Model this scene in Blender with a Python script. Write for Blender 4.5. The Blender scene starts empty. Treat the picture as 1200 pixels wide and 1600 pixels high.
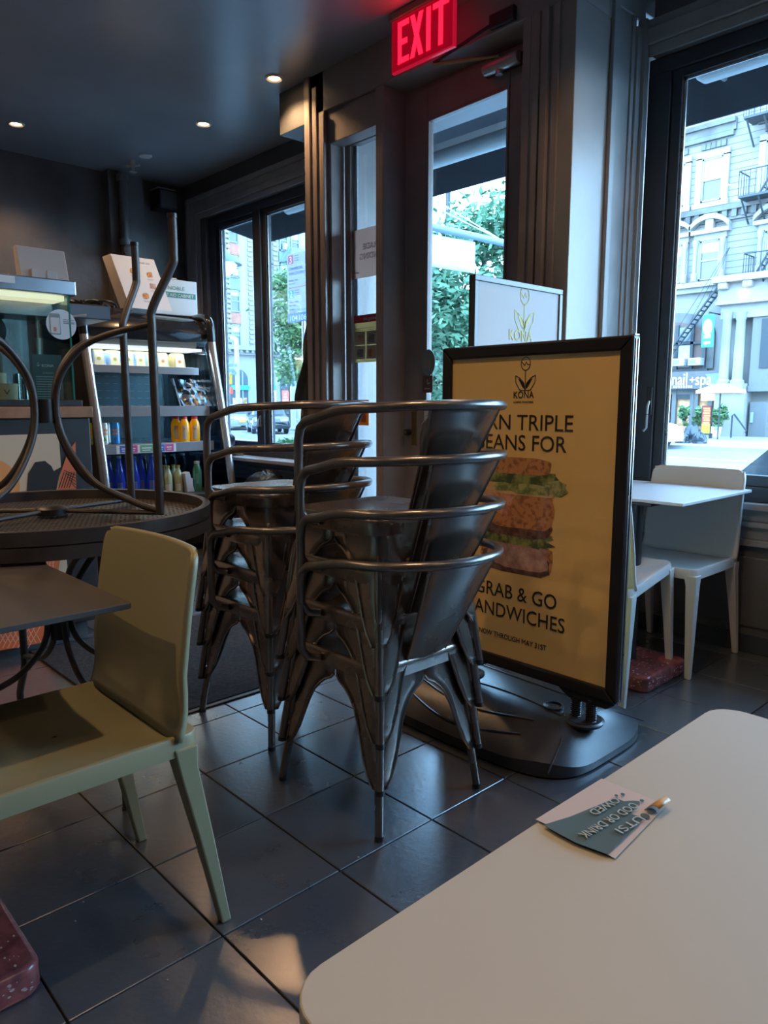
import bpy, math, random
from math import sin, cos, pi, radians as R
from mathutils import Vector as V, Matrix
random.seed(7)
# ---------------------------------------------------------------- camera (1200 x 1600 frame)
FPX = 1150.0; PITCH = math.atan(170/1150.0); YAW = R(43.1); EYE = V((0, 0, 1.12))
FH = V((-cos(YAW), sin(YAW), 0)); RT = V((sin(YAW), cos(YAW), 0))
FW = FH*cos(PITCH)+V((0, 0, -sin(PITCH))); UP = RT.cross(FW)
cam = bpy.data.cameras.new('camera'); cam.sensor_fit = 'VERTICAL'; cam.sensor_height = 36
cam.lens = FPX/1600*36; cam.clip_start = .02; cam.clip_end = 400
co = bpy.data.objects.new('camera', cam); bpy.context.scene.collection.objects.link(co)
M3 = Matrix((RT, UP, -FW)).transposed(); co.matrix_world = Matrix.Translation(EYE) @ M3.to_4x4()
bpy.context.scene.camera = co
# ---------------------------------------------------------------- world, exposure
sc = bpy.context.scene
sc.view_settings.view_transform = 'Standard'; sc.view_settings.look = 'None'
sc.view_settings.exposure = 0.18; sc.view_settings.gamma = 1
w = bpy.data.worlds.new('sky'); sc.world = w; w.use_nodes = True
nt = w.node_tree; bgn = nt.nodes['Background']
tc = nt.nodes.new('ShaderNodeTexCoord'); sx = nt.nodes.new('ShaderNodeSeparateXYZ'); cr = nt.nodes.new('ShaderNodeValToRGB')
nt.links.new(tc.outputs['Generated'], sx.inputs[0]); nt.links.new(sx.outputs['Z'], cr.inputs[0]); nt.links.new(cr.outputs[0], bgn.inputs[0])
cr.color_ramp.elements[0].position = 0; cr.color_ramp.elements[0].color = (.50, .76, 1, 1)
cr.color_ramp.elements[1].position = .5; cr.color_ramp.elements[1].color = (.32, .62, 1, 1)
bgn.inputs[1].default_value = 18.0
LAMP_COL = (1, .60, .29); LAMP_W = 42.0
COL = sc.collection
def portal(x, y, z, sx_, sz_):      # a light portal in a window opening: guides sampling of the sky, gives off nothing
    l = bpy.data.lights.new('window_portal', 'AREA'); l.shape = 'RECTANGLE'; l.size = sx_; l.size_y = sz_; l.cycles.is_portal = True
    o = bpy.data.objects.new('window_portal', l); COL.objects.link(o); o.location = (x, y, z); o.rotation_euler = (-pi/2, 0, 0)
portal(-5.1, 3.75, 1.7, 1.7, 2.0); portal(-.2, 3.75, 1.7, 3.2, 2.0); portal(-2.8, 3.75, 1.5, 1.6, 2.8)
# ---------------------------------------------------------------- helpers
def ray(x, y): return FW+RT*((x-600)/FPX)+UP*((800-y)/FPX)
def PZ(x, y, z=0.0): d = ray(x, y); return EYE+d*((z-EYE.z)/d.z)      # where a sight line meets a level plane
def PY(x, y, Y): d = ray(x, y); return EYE+d*(Y/d.y)
def PX(x, y, X): d = ray(x, y); return EYE+d*(X/d.x)
MATS = {}
def mat(name, col, rough=.5, metal=0, noise=0, nscale=8, bump=0, bscale=40, emit=None, es=1, spec=None, coat=0, col2=None, thresh=None, alpha=None, trans=0):
    if name in MATS: return MATS[name]
    m = bpy.data.materials.new(name); m.use_nodes = True; n = m.node_tree; p = n.nodes['Principled BSDF']; L = n.links
    c4 = (*col, 1); p.inputs['Base Color'].default_value = c4; p.inputs['Roughness'].default_value = rough; p.inputs['Metallic'].default_value = metal
    if spec is not None: p.inputs['Specular IOR Level'].default_value = spec
    if coat: p.inputs['Coat Weight'].default_value = coat; p.inputs['Coat Roughness'].default_value = .22 if 'tile' in name else .08
    if trans: p.inputs['Transmission Weight'].default_value = trans
    t = n.nodes.new('ShaderNodeTexCoord')
    if noise or col2:
        a = n.nodes.new('ShaderNodeTexNoise'); a.inputs['Scale'].default_value = nscale; a.inputs['Detail'].default_value = 5
        r = n.nodes.new('ShaderNodeValToRGB'); L.new(t.outputs['Object'], a.inputs['Vector']); L.new(a.outputs['Fac'], r.inputs[0])
        if col2: lo, hi = col2, col
        else: lo = [v*(1-noise) for v in col]; hi = [min(1, v*(1+noise)) for v in col]
        k = thresh or (.3, .7)
        r.color_ramp.elements[0].position = k[0]; r.color_ramp.elements[1].position = k[1]
        r.color_ramp.elements[0].color = (*lo, 1); r.color_ramp.elements[1].color = (*hi, 1); L.new(r.outputs[0], p.inputs['Base Color'])
        if noise:
            q = n.nodes.new('ShaderNodeMapRange'); q.inputs['To Min'].default_value = max(0.03, rough-.03); q.inputs['To Max'].default_value = min(1, rough+.03)
            L.new(a.outputs['Fac'], q.inputs['Value']); L.new(q.outputs[0], p.inputs['Roughness'])
    if bump:
        b = n.nodes.new('ShaderNodeTexNoise'); b.inputs['Scale'].default_value = bscale; b.inputs['Detail'].default_value = 4
        u = n.nodes.new('ShaderNodeBump'); u.inputs['Strength'].default_value = bump; u.inputs['Distance'].default_value = .01
        L.new(t.outputs['Object'], b.inputs['Vector']); L.new(b.outputs['Fac'], u.inputs['Height']); L.new(u.outputs[0], p.inputs['Normal'])
    if emit: p.inputs['Emission Color'].default_value = (*emit, 1); p.inputs['Emission Strength'].default_value = es
    MATS[name] = m; return m
def sheetmat(name, col, k=.5):      # thin paper that lets daylight through
    m = mat(name, col, .7); n = m.node_tree; p = n.nodes['Principled BSDF']; o = n.nodes['Material Output']; t = n.nodes.new('ShaderNodeBsdfTranslucent'); t.inputs[0].default_value = (*col, 1)
    x = n.nodes.new('ShaderNodeMixShader'); x.inputs[0].default_value = k; n.links.new(p.outputs[0], x.inputs[1]); n.links.new(t.outputs[0], x.inputs[2]); n.links.new(x.outputs[0], o.inputs[0]); return m
def glass(name, tint=(1, 1, 1), refl=.04, rough=0.0):
    if name in MATS: return MATS[name]
    m = bpy.data.materials.new(name); m.use_nodes = True; n = m.node_tree; n.nodes.remove(n.nodes['Principled BSDF'])
    o = n.nodes['Material Output']; t = n.nodes.new('ShaderNodeBsdfTransparent'); g = n.nodes.new('ShaderNodeBsdfGlossy'); x = n.nodes.new('ShaderNodeMixShader')
    t.inputs[0].default_value = (*tint, 1); g.inputs['Roughness'].default_value = rough
    f = n.nodes.new('ShaderNodeLayerWeight'); f.inputs[0].default_value = .25
    q = n.nodes.new('ShaderNodeMapRange'); q.inputs['To Min'].default_value = refl; q.inputs['To Max'].default_value = .5
    n.links.new(f.outputs['Fresnel'], q.inputs[0]); n.links.new(q.outputs[0], x.inputs[0])
    n.links.new(t.outputs[0], x.inputs[1]); n.links.new(g.outputs[0], x.inputs[2]); n.links.new(x.outputs[0], o.inputs[0]); MATS[name] = m; return m
class B:
    def __init__(s): s.v = []; s.f = []
    def add(s, vs, fs):
        k = len(s.v); s.v += [tuple(v) for v in vs]; s.f += [tuple(i+k for i in f) for f in fs]; return s
    def box(s, x0, x1, y0, y1, z0, z1):
        return s.add([(x, y, z) for z in (z0, z1) for y in (y0, y1) for x in (x0, x1)], [(0, 2, 3, 1), (4, 5, 7, 6), (0, 1, 5, 4), (2, 6, 7, 3), (0, 4, 6, 2), (1, 3, 7, 5)])
    def hexa(s, a, b):          # two quads (lists of 4 points), bottom and top
        return s.add(list(a)+list(b), [(3, 2, 1, 0), (4, 5, 6, 7), (0, 1, 5, 4), (1, 2, 6, 5), (2, 3, 7, 6), (3, 0, 4, 7)])
    def rings(s, rs, cap=True, close=True):
        n = len(rs[0]); k = [p for r in rs for p in r]; f = []
        for i in range(len(rs)-1):
            for j in range(n if close else n-1):
                a = i*n+j; b = i*n+(j+1) % n; f.append((a, b, b+n, a+n))
        if cap and close: f.append(tuple(reversed(range(n)))); f.append(tuple(range((len(rs)-1)*n, len(rs)*n)))
        return s.add(k, f)
    def tube(s, pts, r, n=10, cap=True, closed=False):
        pts = [V(p) for p in pts]; rr = r if isinstance(r, (list, tuple)) else [r]*len(pts); rs = []; prev = None; N = len(pts)
        for i, p in enumerate(pts):
            if closed: d = pts[(i+1) % N]-pts[i-1]
            else: d = (pts[min(i+1, N-1)]-pts[max(i-1, 0)])
            d.normalize()
            if prev is None: a = V((0, 0, 1)) if abs(d.z) < .9 else V((1, 0, 0)); u = d.cross(a).normalized()
            else: u = (prev-d*prev.dot(d)).normalized()
            prev = u; v = d.cross(u)
            rs.append([p+u*rr[i]*cos(2*pi*j/n)+v*rr[i]*sin(2*pi*j/n) for j in range(n)])
        if closed: rs.append(rs[0]); cap = False
        return s.rings(rs, cap)
    def lathe(s, c, prof, n=20, ax='z'):
        rs = []
        for (r, h) in prof:
            ring = []
            for j in range(n):
                a = 2*pi*j/n; p = (r*cos(a), r*sin(a), h)
                if ax == 'y': p = (p[0], p[2], p[1])
                if ax == 'x': p = (p[2], p[0], p[1])
                ring.append(V(c)+V(p))
            rs.append(ring)
        return s.rings(rs)
    def prism(s, poly, o, u, v, n, d):      # polygon in the frame (o,u,v), thickness d along n
        o, u, v, n = V(o), V(u), V(v), V(n); a = [o+u*p[0]+v*p[1] for p in poly]; b = [p+n*d for p in a]; return s.rings([a, b])
    def grid(s, fn, nu, nv):
        return s.add([fn(i/nu, j/nv) for j in range(nv+1) for i in range(nu+1)], [(j*(nu+1)+i, j*(nu+1)+i+1, (j+1)*(nu+1)+i+1, (j+1)*(nu+1)+i) for j in range(nv) for i in range(nu)])
    def build(s, name, m, parent=None, bevel=0, smooth=False, solid=0, seg=2, **k):
        me = bpy.data.meshes.new(name); me.from_pydata(s.v, [], s.f); me.update()
        import bmesh
        bm = bmesh.new(); bm.from_mesh(me); bmesh.ops.recalc_face_normals(bm, faces=bm.faces); bm.to_mesh(me); bm.free()
        me.materials.append(m); o = bpy.data.objects.new(name, me); COL.objects.link(o)
        if parent is not None:
            o.parent = parent; r = parent
            while r.parent: r = r.parent
            if r.get('_w') is not None and r.get('_w'):      # coordinates were given in the world frame
                off = r.location; me.transform(Matrix.Translation(-V(off)))
        if smooth:
            for p in me.polygons: p.use_smooth = True
            try: me.set_sharp_from_angle(angle=R(40))
            except Exception: pass
        if solid: md = o.modifiers.new('solid', 'SOLIDIFY'); md.thickness = solid; md.offset = 0
        if bevel: md = o.modifiers.new('bevel', 'BEVEL'); md.width = bevel; md.segments = seg; md.limit_method = 'ANGLE'
        for a, b in k.items(): o[a] = b
        return o
def thing(name, label, cat, loc=(0, 0, 0), group=None, rz=0, world=True):
    o = bpy.data.objects.new(name, None); COL.objects.link(o); o.empty_display_size = .05; o.location = loc; o.rotation_euler = (0, 0, rz)
    o['label'] = label; o['category'] = cat; o['_w'] = bool(world)
    if group: o['group'] = group
    return o
def tag(o, label, cat, group=None):
    o['label'] = label; o['category'] = cat
    if group: o['group'] = group
    return o
def struct(o): o['kind'] = 'structure'; return o
def box(name, m, x0, x1, y0, y1, z0, z1, parent=None, bevel=0, **k): return B().box(x0, x1, y0, y1, z0, z1).build(name, m, parent, bevel, **k)
def copy_tree(o, parent=None):
    c = o.copy(); COL.objects.link(c)
    if parent is not None: c.parent = parent
    for ch in [q for q in bpy.data.objects if q.parent == o]: copy_tree(ch, c)
    return c
def rrect(w, h, r, n=5, cx=0, cy=0):
    P = []
    for (sx_, sy_, a0) in ((1, 1, 0), (-1, 1, 90), (-1, -1, 180), (1, -1, 270)):
        for i in range(n+1):
            a = R(a0+90*i/n); P.append((cx+sx_*(w/2-r)+r*cos(a), cy+sy_*(h/2-r)+r*sin(a)))
    return P
def text(s, parent, frame, x, y, size, m, align='LEFT', mirror=False, ext=.0004, name='lettering', font_shear=0, width=None):
    c = bpy.data.curves.new(name, 'FONT'); c.body = s; c.size = size; c.align_x = align; c.extrude = ext; c.resolution_u = 3; c.materials.append(m)
    o = bpy.data.objects.new(name, c); COL.objects.link(o); O, U, W, N = [V(q) for q in frame]
    p = O+U*x+W*y+N*.0012
    sx_ = (-1 if mirror else 1)
    if width:
        bpy.context.view_layer.update(); wd = o.dimensions.x
        if wd > 0: sx_ *= width/wd
    mx = Matrix((U, W, N)).transposed().to_4x4()
    r = parent
    while r is not None and r.parent: r = r.parent
    if parent is not None:
        o.parent = parent
        if r.get('_w'): p = p-V(r.location)
    o.matrix_local = Matrix.Translation(p) @ mx @ Matrix.Diagonal((sx_, 1, 1, 1))
    bpy.context.view_layer.update(); me = bpy.data.meshes.new_from_object(o.evaluated_get(bpy.context.evaluated_depsgraph_get())); mo = bpy.data.objects.new(name, me); COL.objects.link(mo)
    if parent is not None: mo.parent = parent
    mo.matrix_local = o.matrix_local.copy(); bpy.data.objects.remove(o); o = mo
    if 0: o.matrix_world = Matrix.Translation(p) @ mx @ Matrix.Diagonal((sx_, 1, 1, 1))
    return o
def decal(name, parent, frame, polys, m, off=.0006, th=.0004, **k):
    b = B(); O, U, W, N = [V(q) for q in frame]
    for p in polys: b.prism(p, O+N*off, U, W, N, th)
    return b.build(name, m, parent, **k)
def strokes(pts, wd):         # a polyline as little quads
    out = []
    for a, b in zip(pts, pts[1:]):
        d = V((b[0]-a[0], b[1]-a[1])); 
        if d.length < 1e-9: continue
        d.normalize(); n = V((-d.y, d.x))*wd/2; e = d*wd*.3
        out.append([(a[0]-n.x-e.x, a[1]-n.y-e.y), (b[0]-n.x+e.x, b[1]-n.y+e.y), (b[0]+n.x+e.x, b[1]+n.y+e.y), (a[0]+n.x-e.x, a[1]+n.y-e.y)])
    return out
def arc(cx, cy, r, a0, a1, n=14, ry=None): return [(cx+r*cos(R(a0+(a1-a0)*i/n)), cy+(ry or r)*sin(R(a0+(a1-a0)*i/n))) for i in range(n+1)]
def frameY(x, y, z): return ((x, y, z), (1, 0, 0), (0, 0, 1), (0, -1, 0))      # faces -Y
def frameX(x, y, z): return ((x, y, z), (0, 1, 0), (0, 0, 1), (1, 0, 0))       # faces +X
def logo(parent, fr, cx, cy, s, m, name='emblem'):   # sprout with a bean head between two leaves
    P = []; P += strokes(arc(cx, cy+.70*s, .24*s, 0, 360, 20, .28*s), .035*s)
    P += strokes([(cx-.2*s, cy+.78*s), (cx-.05*s, cy+.62*s), (cx+.02*s, cy+.78*s), (cx+.1*s, cy+.66*s), (cx+.22*s, cy+.66*s)], .03*s)
    P += strokes([(cx, cy+.42*s), (cx, cy-.25*s)], .035*s)
    for sg in (-1, 1):
        o = [(cx, cy-.45*s), (cx+sg*.28*s, cy-.42*s), (cx+sg*.5*s, cy-.1*s), (cx+sg*.52*s, cy+.2*s), (cx+sg*.3*s, cy+.1*s), (cx+sg*.08*s, cy-.12*s), (cx, cy-.45*s)]
        P += strokes(o, .035*s)
        P.append([(cx, cy-.4*s), (cx+sg*.14*s, cy-.3*s), (cx+sg*.38*s, cy+.08*s), (cx+sg*.2*s, cy-.0*s), (cx+sg*.06*s, cy-.14*s)])
    return decal(name, parent, fr, P, m)
# ---------------------------------------------------------------- materials
DARK = mat('charcoal_paint', (.10, .102, .108), .40, noise=.25, nscale=3, bump=.15, bscale=120)
TRIM = mat('grey_trim_paint', (.27, .27, .28), .36, noise=.12, nscale=5)
BROWN = mat('brown_door_paint', (.30, .25, .24), .38, noise=.12, nscale=6)
SASH = mat('black_sash_paint', (.035, .042, .056), .35)
WALLB = mat('dark_back_wall', (.12, .118, .122), .36, noise=.5, nscale=1.6, bump=.3, bscale=14)
CEIL = mat('slate_ceiling_paint', (.25, .265, .29), .30, noise=.15, nscale=1.5)
GL = glass('window_glass', (.93, .97, .98), .03)
METAL = mat('gunmetal', (.27, .23, .205), .27, .88, noise=.16, nscale=7, bump=.04, bscale=30)
TUBE = mat('gunmetal_tube', (.20, .19, .19), .3, .8, noise=.15, nscale=30)
BLK = mat('black_plastic', (.016, .017, .02), .38)
STEEL = mat('brushed_steel', (.50, .52, .54), .28, .9, noise=.1, nscale=20)
WHITE = mat('white_plastic', (.60, .60, .60), .45)
PAPER = mat('white_paper', (.70, .70, .70), .7)
INK = mat('black_ink', (.02, .018, .015), .6)
# ---------------------------------------------------------------- room shell
XL, XR, YB, YW, CZ = -6.3, 2.2, -3.2, 3.41, 3.02
fl = struct(B().box(XL-.1, XR+.1, YB-.1, 3.6, -.14, -.006).build('floor', mat('dark_grout', (.012, .012, .013), .9)))
TP = .3233
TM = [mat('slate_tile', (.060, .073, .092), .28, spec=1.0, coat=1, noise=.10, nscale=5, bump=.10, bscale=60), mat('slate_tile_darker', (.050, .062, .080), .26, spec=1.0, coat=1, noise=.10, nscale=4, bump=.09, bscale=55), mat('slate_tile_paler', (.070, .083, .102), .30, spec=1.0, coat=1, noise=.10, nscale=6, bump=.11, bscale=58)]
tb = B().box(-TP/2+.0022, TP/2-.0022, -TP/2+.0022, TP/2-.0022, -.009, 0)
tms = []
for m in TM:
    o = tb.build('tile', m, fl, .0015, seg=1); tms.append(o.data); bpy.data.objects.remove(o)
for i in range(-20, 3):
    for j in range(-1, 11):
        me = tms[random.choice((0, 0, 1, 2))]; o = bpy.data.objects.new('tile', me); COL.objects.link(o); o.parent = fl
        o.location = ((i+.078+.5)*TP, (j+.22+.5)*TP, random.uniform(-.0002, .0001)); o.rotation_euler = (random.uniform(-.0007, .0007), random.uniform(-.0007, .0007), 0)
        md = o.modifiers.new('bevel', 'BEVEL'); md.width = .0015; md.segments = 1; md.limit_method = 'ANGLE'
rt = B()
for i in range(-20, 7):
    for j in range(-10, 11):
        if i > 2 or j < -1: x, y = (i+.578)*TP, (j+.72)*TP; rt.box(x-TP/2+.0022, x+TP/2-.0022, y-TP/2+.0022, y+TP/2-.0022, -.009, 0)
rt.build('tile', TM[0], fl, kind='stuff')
struct(box('ceiling', CEIL, XL-.1, XR+.1, YB-.1, 3.6, CZ, CZ+.12))
struct(box('wall_back', WALLB, XL-.12, XL, YB-.1, 3.6, 0, CZ))
struct(box('wall_right', DARK, XR, XR+.12, YB-.1, 3.6, 0, CZ))
struct(box('wall_rear', DARK, XL, XR, YB-.12, YB, 0, CZ))
# street wall with two window openings and the recessed entry
wf = B()
wf.box(XL, -5.9, YW, 3.6, 0, CZ); wf.box(-5.9, -4.4, YW, 3.6, 0, .68); wf.box(-5.9, -4.4, YW, 3.6, 2.7, CZ); wf.box(-4.4, -3.75, YW, 3.6, 0, CZ)
wf.box(-1.83, 1.9, YW, 3.6, 0, .68); wf.box(-1.83, 1.9, YW, 3.6, 2.7, CZ); wf.box(1.9, XR, YW, 3.6, 0, CZ)
struct(wf.build('wall_street', DARK))
pl = B(); pl.box(-3.75, -3.58, 2.87, 3.6, 0, CZ); pl.box(-3.75, -1.89, 2.87, 3.12, 2.80, CZ); pl.box(-3.75, -1.89, 3.12, 3.6, 2.92, CZ)
pl.box(-2.12, -1.89, 2.87, 3.6, 0, 2.80)
struct(pl.build('wall_entry', mat('entry_wall_paint', (.30, .27, .26), .36, noise=.1, nscale=4), bevel=.004))
struct(box('trim_1', DARK, -4.02, -3.752, 2.87, 3.408, 2.775, CZ-.001, bevel=.003))
struct(B().box(-14, 14, 3.5, 3.615, CZ, 8).box(-14, XL-.1, 3.5, 3.615, -.4, CZ).box(XR+.1, 14, 3.5, 3.615, -.4, CZ).build('wall_facade', mat('outer_facade', (.25,.24,.23), .8)))
# recess threshold outside the door
struct(box('floor_threshold', mat('stone_threshold', (.12, .12, .12), .6, noise=.2), -3.58, -2.12, 3.06, 3.6, -.12, -.004))
def casing(name, x0, x1, z0, z1, y, steps, m=TRIM, sides='lrt', d=.03):
    b = B()
    for k, (a, c, h) in enumerate(steps):      # a..c outward offsets, h projection
        if 'l' in sides: b.box(x0-c, x0-a, y-h, y, z0, z1+c)
        if 'r' in sides: b.box(x1+a, x1+c, y-h, y, z0, z1+c)
        if 't' in sides: b.box(x0-a if 'l' in sides else x0, x1+a if 'r' in sides else x1, y-h, y, z1+a, z1+c)
    return struct(b.build(name, m, bevel=.004))
ST = [(0, .045, .012), (.045, .09, .03), (.09, .15, .02), (.15, .185, .042)]
casing('trim_2', -5.98, -4.32, .58, 2.70, YW, ST, sides='lt'); 
casing('trim_3', -1.86, 1.95, .58, 2.70, YW, [(0, .05, .012), (.05, .12, .028), (.12, .16, .016)], sides='rt')
# right corner casing runs down both faces of the corner
b = B(); b.box(-1.889, -1.862, 3.33, YW, 0, 2.82); b.box(-1.889, -1.845, 3.37, YW, 0, 2.86)
b.box(-1.889, -1.870, 3.14, 3.18, 0, 2.86); b.box(-1.889, -1.880, 3.18, 3.30, 0, 2.86); b.box(-1.889, -1.872, 3.30, 3.33, 0, 2.86); b.box(-1.889, -1.872, 3.14, YW, 2.86, 2.95)
struct(b.build('trim_4', TRIM, bevel=.003))
# mouldings under the sills
for nm, x0, x1 in (('trim_5', -5.95, -4.30), ('trim_6', -1.84, 1.95)):
    b = B(); b.box(x0, x1, YW-.055, YW, .655, .685); b.box(x0, x1, YW-.02, YW, .60, .655); b.box(x0, x1, YW-.035, YW, .575, .60); b.box(x0, x1, YW-.016, YW, .52, .575); b.box(x0, x1, YW-.03, YW, .49, .52)
    struct(b.build(nm, TRIM, bevel=.004))
# panelling grooves on the wainscot below
b = B()
for x0 in (-5.9, -5.1, -1.6, -.75, .1, .95): b.box(x0, x0+.74, YW-.012, YW, .12, .44)
struct(b.build('trim_7', DARK, bevel=.006))
struct(box('baseboard_street', SASH, -1.84, 1.95, YW-.014, YW, 0, .085, bevel=.004))
struct(box('baseboard_back', SASH, XL, XL+.014, YB, YW, 0, .085, bevel=.004))
def window(name, x0, x1, z0, z1, panes, y=3.44):
    fr = B(); t = .07
    fr.box(x0, x1, y, y+.09, z0, z0+t); fr.box(x0, x1, y, y+.09, z1-t, z1); fr.box(x0, panes[0][0]-.05, y, y+.09, z0+t, z1-t); fr.box(panes[-1][1]+.05, x1, y, y+.09, z0+t, z1-t)
    w_ = struct(fr.build(name, SASH, bevel=.004))
    for (a, c) in panes:
        s = B(); s.box(a-.05, a, y+.015, y+.07, z0+t, z1-t); s.box(c, c+.05, y+.015, y+.07, z0+t, z1-t); s.box(a, c, y+.015, y+.07, z0+t, z0+t+.05); s.box(a, c, y+.015, y+.07, z1-t-.04, z1-t)
        sa = s.build('sash', SASH, w_, .004)
        g = B(); g.box(a, c, y+.04, y+.046, z0+t+.05, z1-t-.04); g.build('pane', GL, sa)
        k = B(); k.box(a, a+.014, y+.03, y+.034, z0+t+.05, z1-t-.04); k.box(a, c, y+.03, y+.034, z1-t-.052, z1-t-.04); k.build('glazing_strip', STEEL, sa)
    return w_
w1 = window('window_1', -5.93, -4.4, .68, 2.70, [(-5.75, -5.24), (-5.06, -4.55)])
w1f = B().box(-5.20, -5.10, 3.425, 3.53, .75, 2.63).build('mullion', SASH, w1, .004)
w2 = window('window_2', -1.86, 1.9, .68, 2.70, [(-1.70, -.62), (-.46, .62), (.78, 1.78)])
for a in (-.57, .67): box('mullion', SASH, a, a+.07, 3.43, 3.53, .75, 2.63, w2, .004)
box('window_sill', TRIM, -5.95, -4.30, 3.20, 3.40, .66, .688, w1, .004)
# latch handle and tag on the right window's frame
t = thing('window_latch', 'dark window latch with a chrome lever on the right window frame', 'handle', (-1.765, 3.44, 1.0))
B().box(-1.785, -1.755, 3.425, 3.455, 1.06, 1.20).build('plate', BLK, t, .004)
B().tube([(-1.765, 3.42, 1.13), (-1.765, 3.405, 1.1), (-1.765, 3.405, 1.0), (-1.78, 3.405, .985)], .006).build('lever', STEEL, t, smooth=True)
tag(B().box(-1.79, -1.755, 3.452, 3.456, 1.245, 1.30).build('small_sticker', PAPER), 'small pale square sticker above the window latch', 'sticker')
t = thing('window_hook', 'small chrome latch hook on the mullion of the left window', 'handle', (-5.15, 3.42, .95))
B().box(-5.165, -5.135, 3.418, 3.426, .93, 1.02).build('plate', STEEL, t, .002); B().tube([(-5.15, 3.415, 1.0), (-5.15, 3.40, .98), (-5.15, 3.40, .93)], .005).build('lever', STEEL, t, smooth=True)
# ---------------------------------------------------------------- entry: sidelight and door
JB = mat('jamb_paint', (.13, .12, .12), .3, noise=.08)
b = B(); b.box(-3.60, -3.565, 2.855, 2.87, 0, 2.78); b.box(-3.58, -3.555, 2.90, 3.0, 0, 2.78); b.box(-3.55, -3.50, 3.0, 3.05, 0, 2.78)
b.box(-3.58, -3.13, 2.89, 2.99, 2.62, 2.80)
struct(b.build('trim_8', BROWN, bevel=.003))
struct(box('trim_9', BROWN, -3.135, -3.072, 2.87, 3.14, 0, 2.80, bevel=.005))        # post between sidelight and door
struct(box('trim_10', mat('daylit_jamb_edge', (.32, .32, .33), .4), -3.072, -3.064, 3.04, 3.14, 0, 2.79))  # paler colour on this strip stands in for daylight in the door gap
w3 = B(); w3.box(-3.50, -3.135, 3.0, 3.05, .0, .25); w3.box(-3.50, -3.135, 3.0, 3.05, 2.62, 2.72); w3.box(-3.155, -3.135, 3.0, 3.05, .25, 2.62)
w3 = struct(w3.build('window_3', BROWN, bevel=.003))
B().box(-3.50, -3.155, 3.02, 3.026, .25, 2.62).build('pane', GL, w3)
B().box(-3.50, -3.47, 3.028, 3.04, .25, 2.62).build('glazing_strip', mat('aluminium_strip', (.35, .37, .4), .45, .5, bump=.5, bscale=200), w3)
struct(box('trim_11', BROWN, -2.165, -2.12, 2.87, 3.06, 0, 2.80, bevel=.004))
b = B()
for x, h in ((-2.10, .012), (-2.05, .022), (-2.00, .01)): b.box(x, x+.035, 2.87-h, 2.87, 0, 2.80)
b.box(-3.75, -3.70, 2.855, 2.87, 0, CZ); b.box(-3.68, -3.64, 2.86, 2.87, 0, 2.95)
struct(b.build('trim_12', BROWN, bevel=.003))
struct(box('trim_13', BROWN, -3.07, -2.165, 3.045, 3.075, 2.775, 2.80, bevel=.003))
HX, HY = -2.17, 3.0
dr = struct(thing('door_1', '', '', (HX, HY, 0), world=False)); del dr['label'], dr['category']
dr.rotation_euler[2] = R(-2.2)
b = B(); b.box(-.89, -.725, 0, .045, .012, 2.775); b.box(-.165, 0, 0, .045, .012, 2.775); b.box(-.725, -.165, 0, .045, .012, .30); b.box(-.725, -.165, 0, .045, 2.615, 2.775)
b.build('leaf', BROWN, dr, .004)
B().box(-.725, -.165, .02, .026, .30, 2.615).build('pane', GL, dr)
b = B(); b.box(-.725, -.712, -.006, .02, .30, 2.615); b.box(-.178, -.165, -.006, .02, .30, 2.615); b.box(-.712, -.178, -.006, .02, 2.60, 2.615); b.build('glazing_bead', BROWN, dr, .002)
BR = mat('aged_brass', (.35, .25, .11), .3, .9)
o = B().box(-.835, -.79, -.004, 0, .88, 1.10).build('lock_plate', BR, dr, .002)
B().lathe((-.855, -.004, .955), [(.0, -.03), (.017, -.028), (.019, -.01), (.019, 0), (0, 0)], 16, 'y').build('cylinder', BLK, dr, smooth=True)
B().lathe((-.855, -.034, .955), [(0, -.004), (.010, -.002), (.011, .004), (0, .004)], 14, 'y').build('knob', BR, dr, smooth=True)
FD = frameY(HX, HY, 0)
def doorsheet(name, m, pts, lab=None): return B()
# closer body on the door, arm up to the header
t = thing('door_closer', 'silver door closer with folded arm above the door pane', 'door closer', (-2.35, 2.99, 2.66))
B().lathe((-2.245, 2.955, 2.70), [(.0, -.21), (.026, -.205), (.030, -.19), (.030, -.01), (.026, 0), (0, 0)], 18, 'x').build('cylinder', mat('satin_aluminium', (.52, .52, .54), .35, .7), t, smooth=True)
B().box(-2.46, -2.24, 2.965, 2.995, 2.675, 2.725).build('mounting_plate', BLK, t, .003)
B().lathe((-2.36, 2.955, 2.655), [(0, 0), (.018, 0), (.018, .03), (.014, .04), (0, .04)], 14).build('pivot', STEEL, t, smooth=True)
B().tube([(-2.36, 2.95, 2.735), (-2.66, 2.82, 2.755)], .009).build('arm', BR, t); B().tube([(-2.66, 2.82, 2.76), (-2.30, 2.862, 2.84)], .008).build('arm', BLK, t)
B().box(-2.34, -2.20, 2.845, 2.87, 2.81, 2.87).build('bracket', BLK, t, .004)
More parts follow.
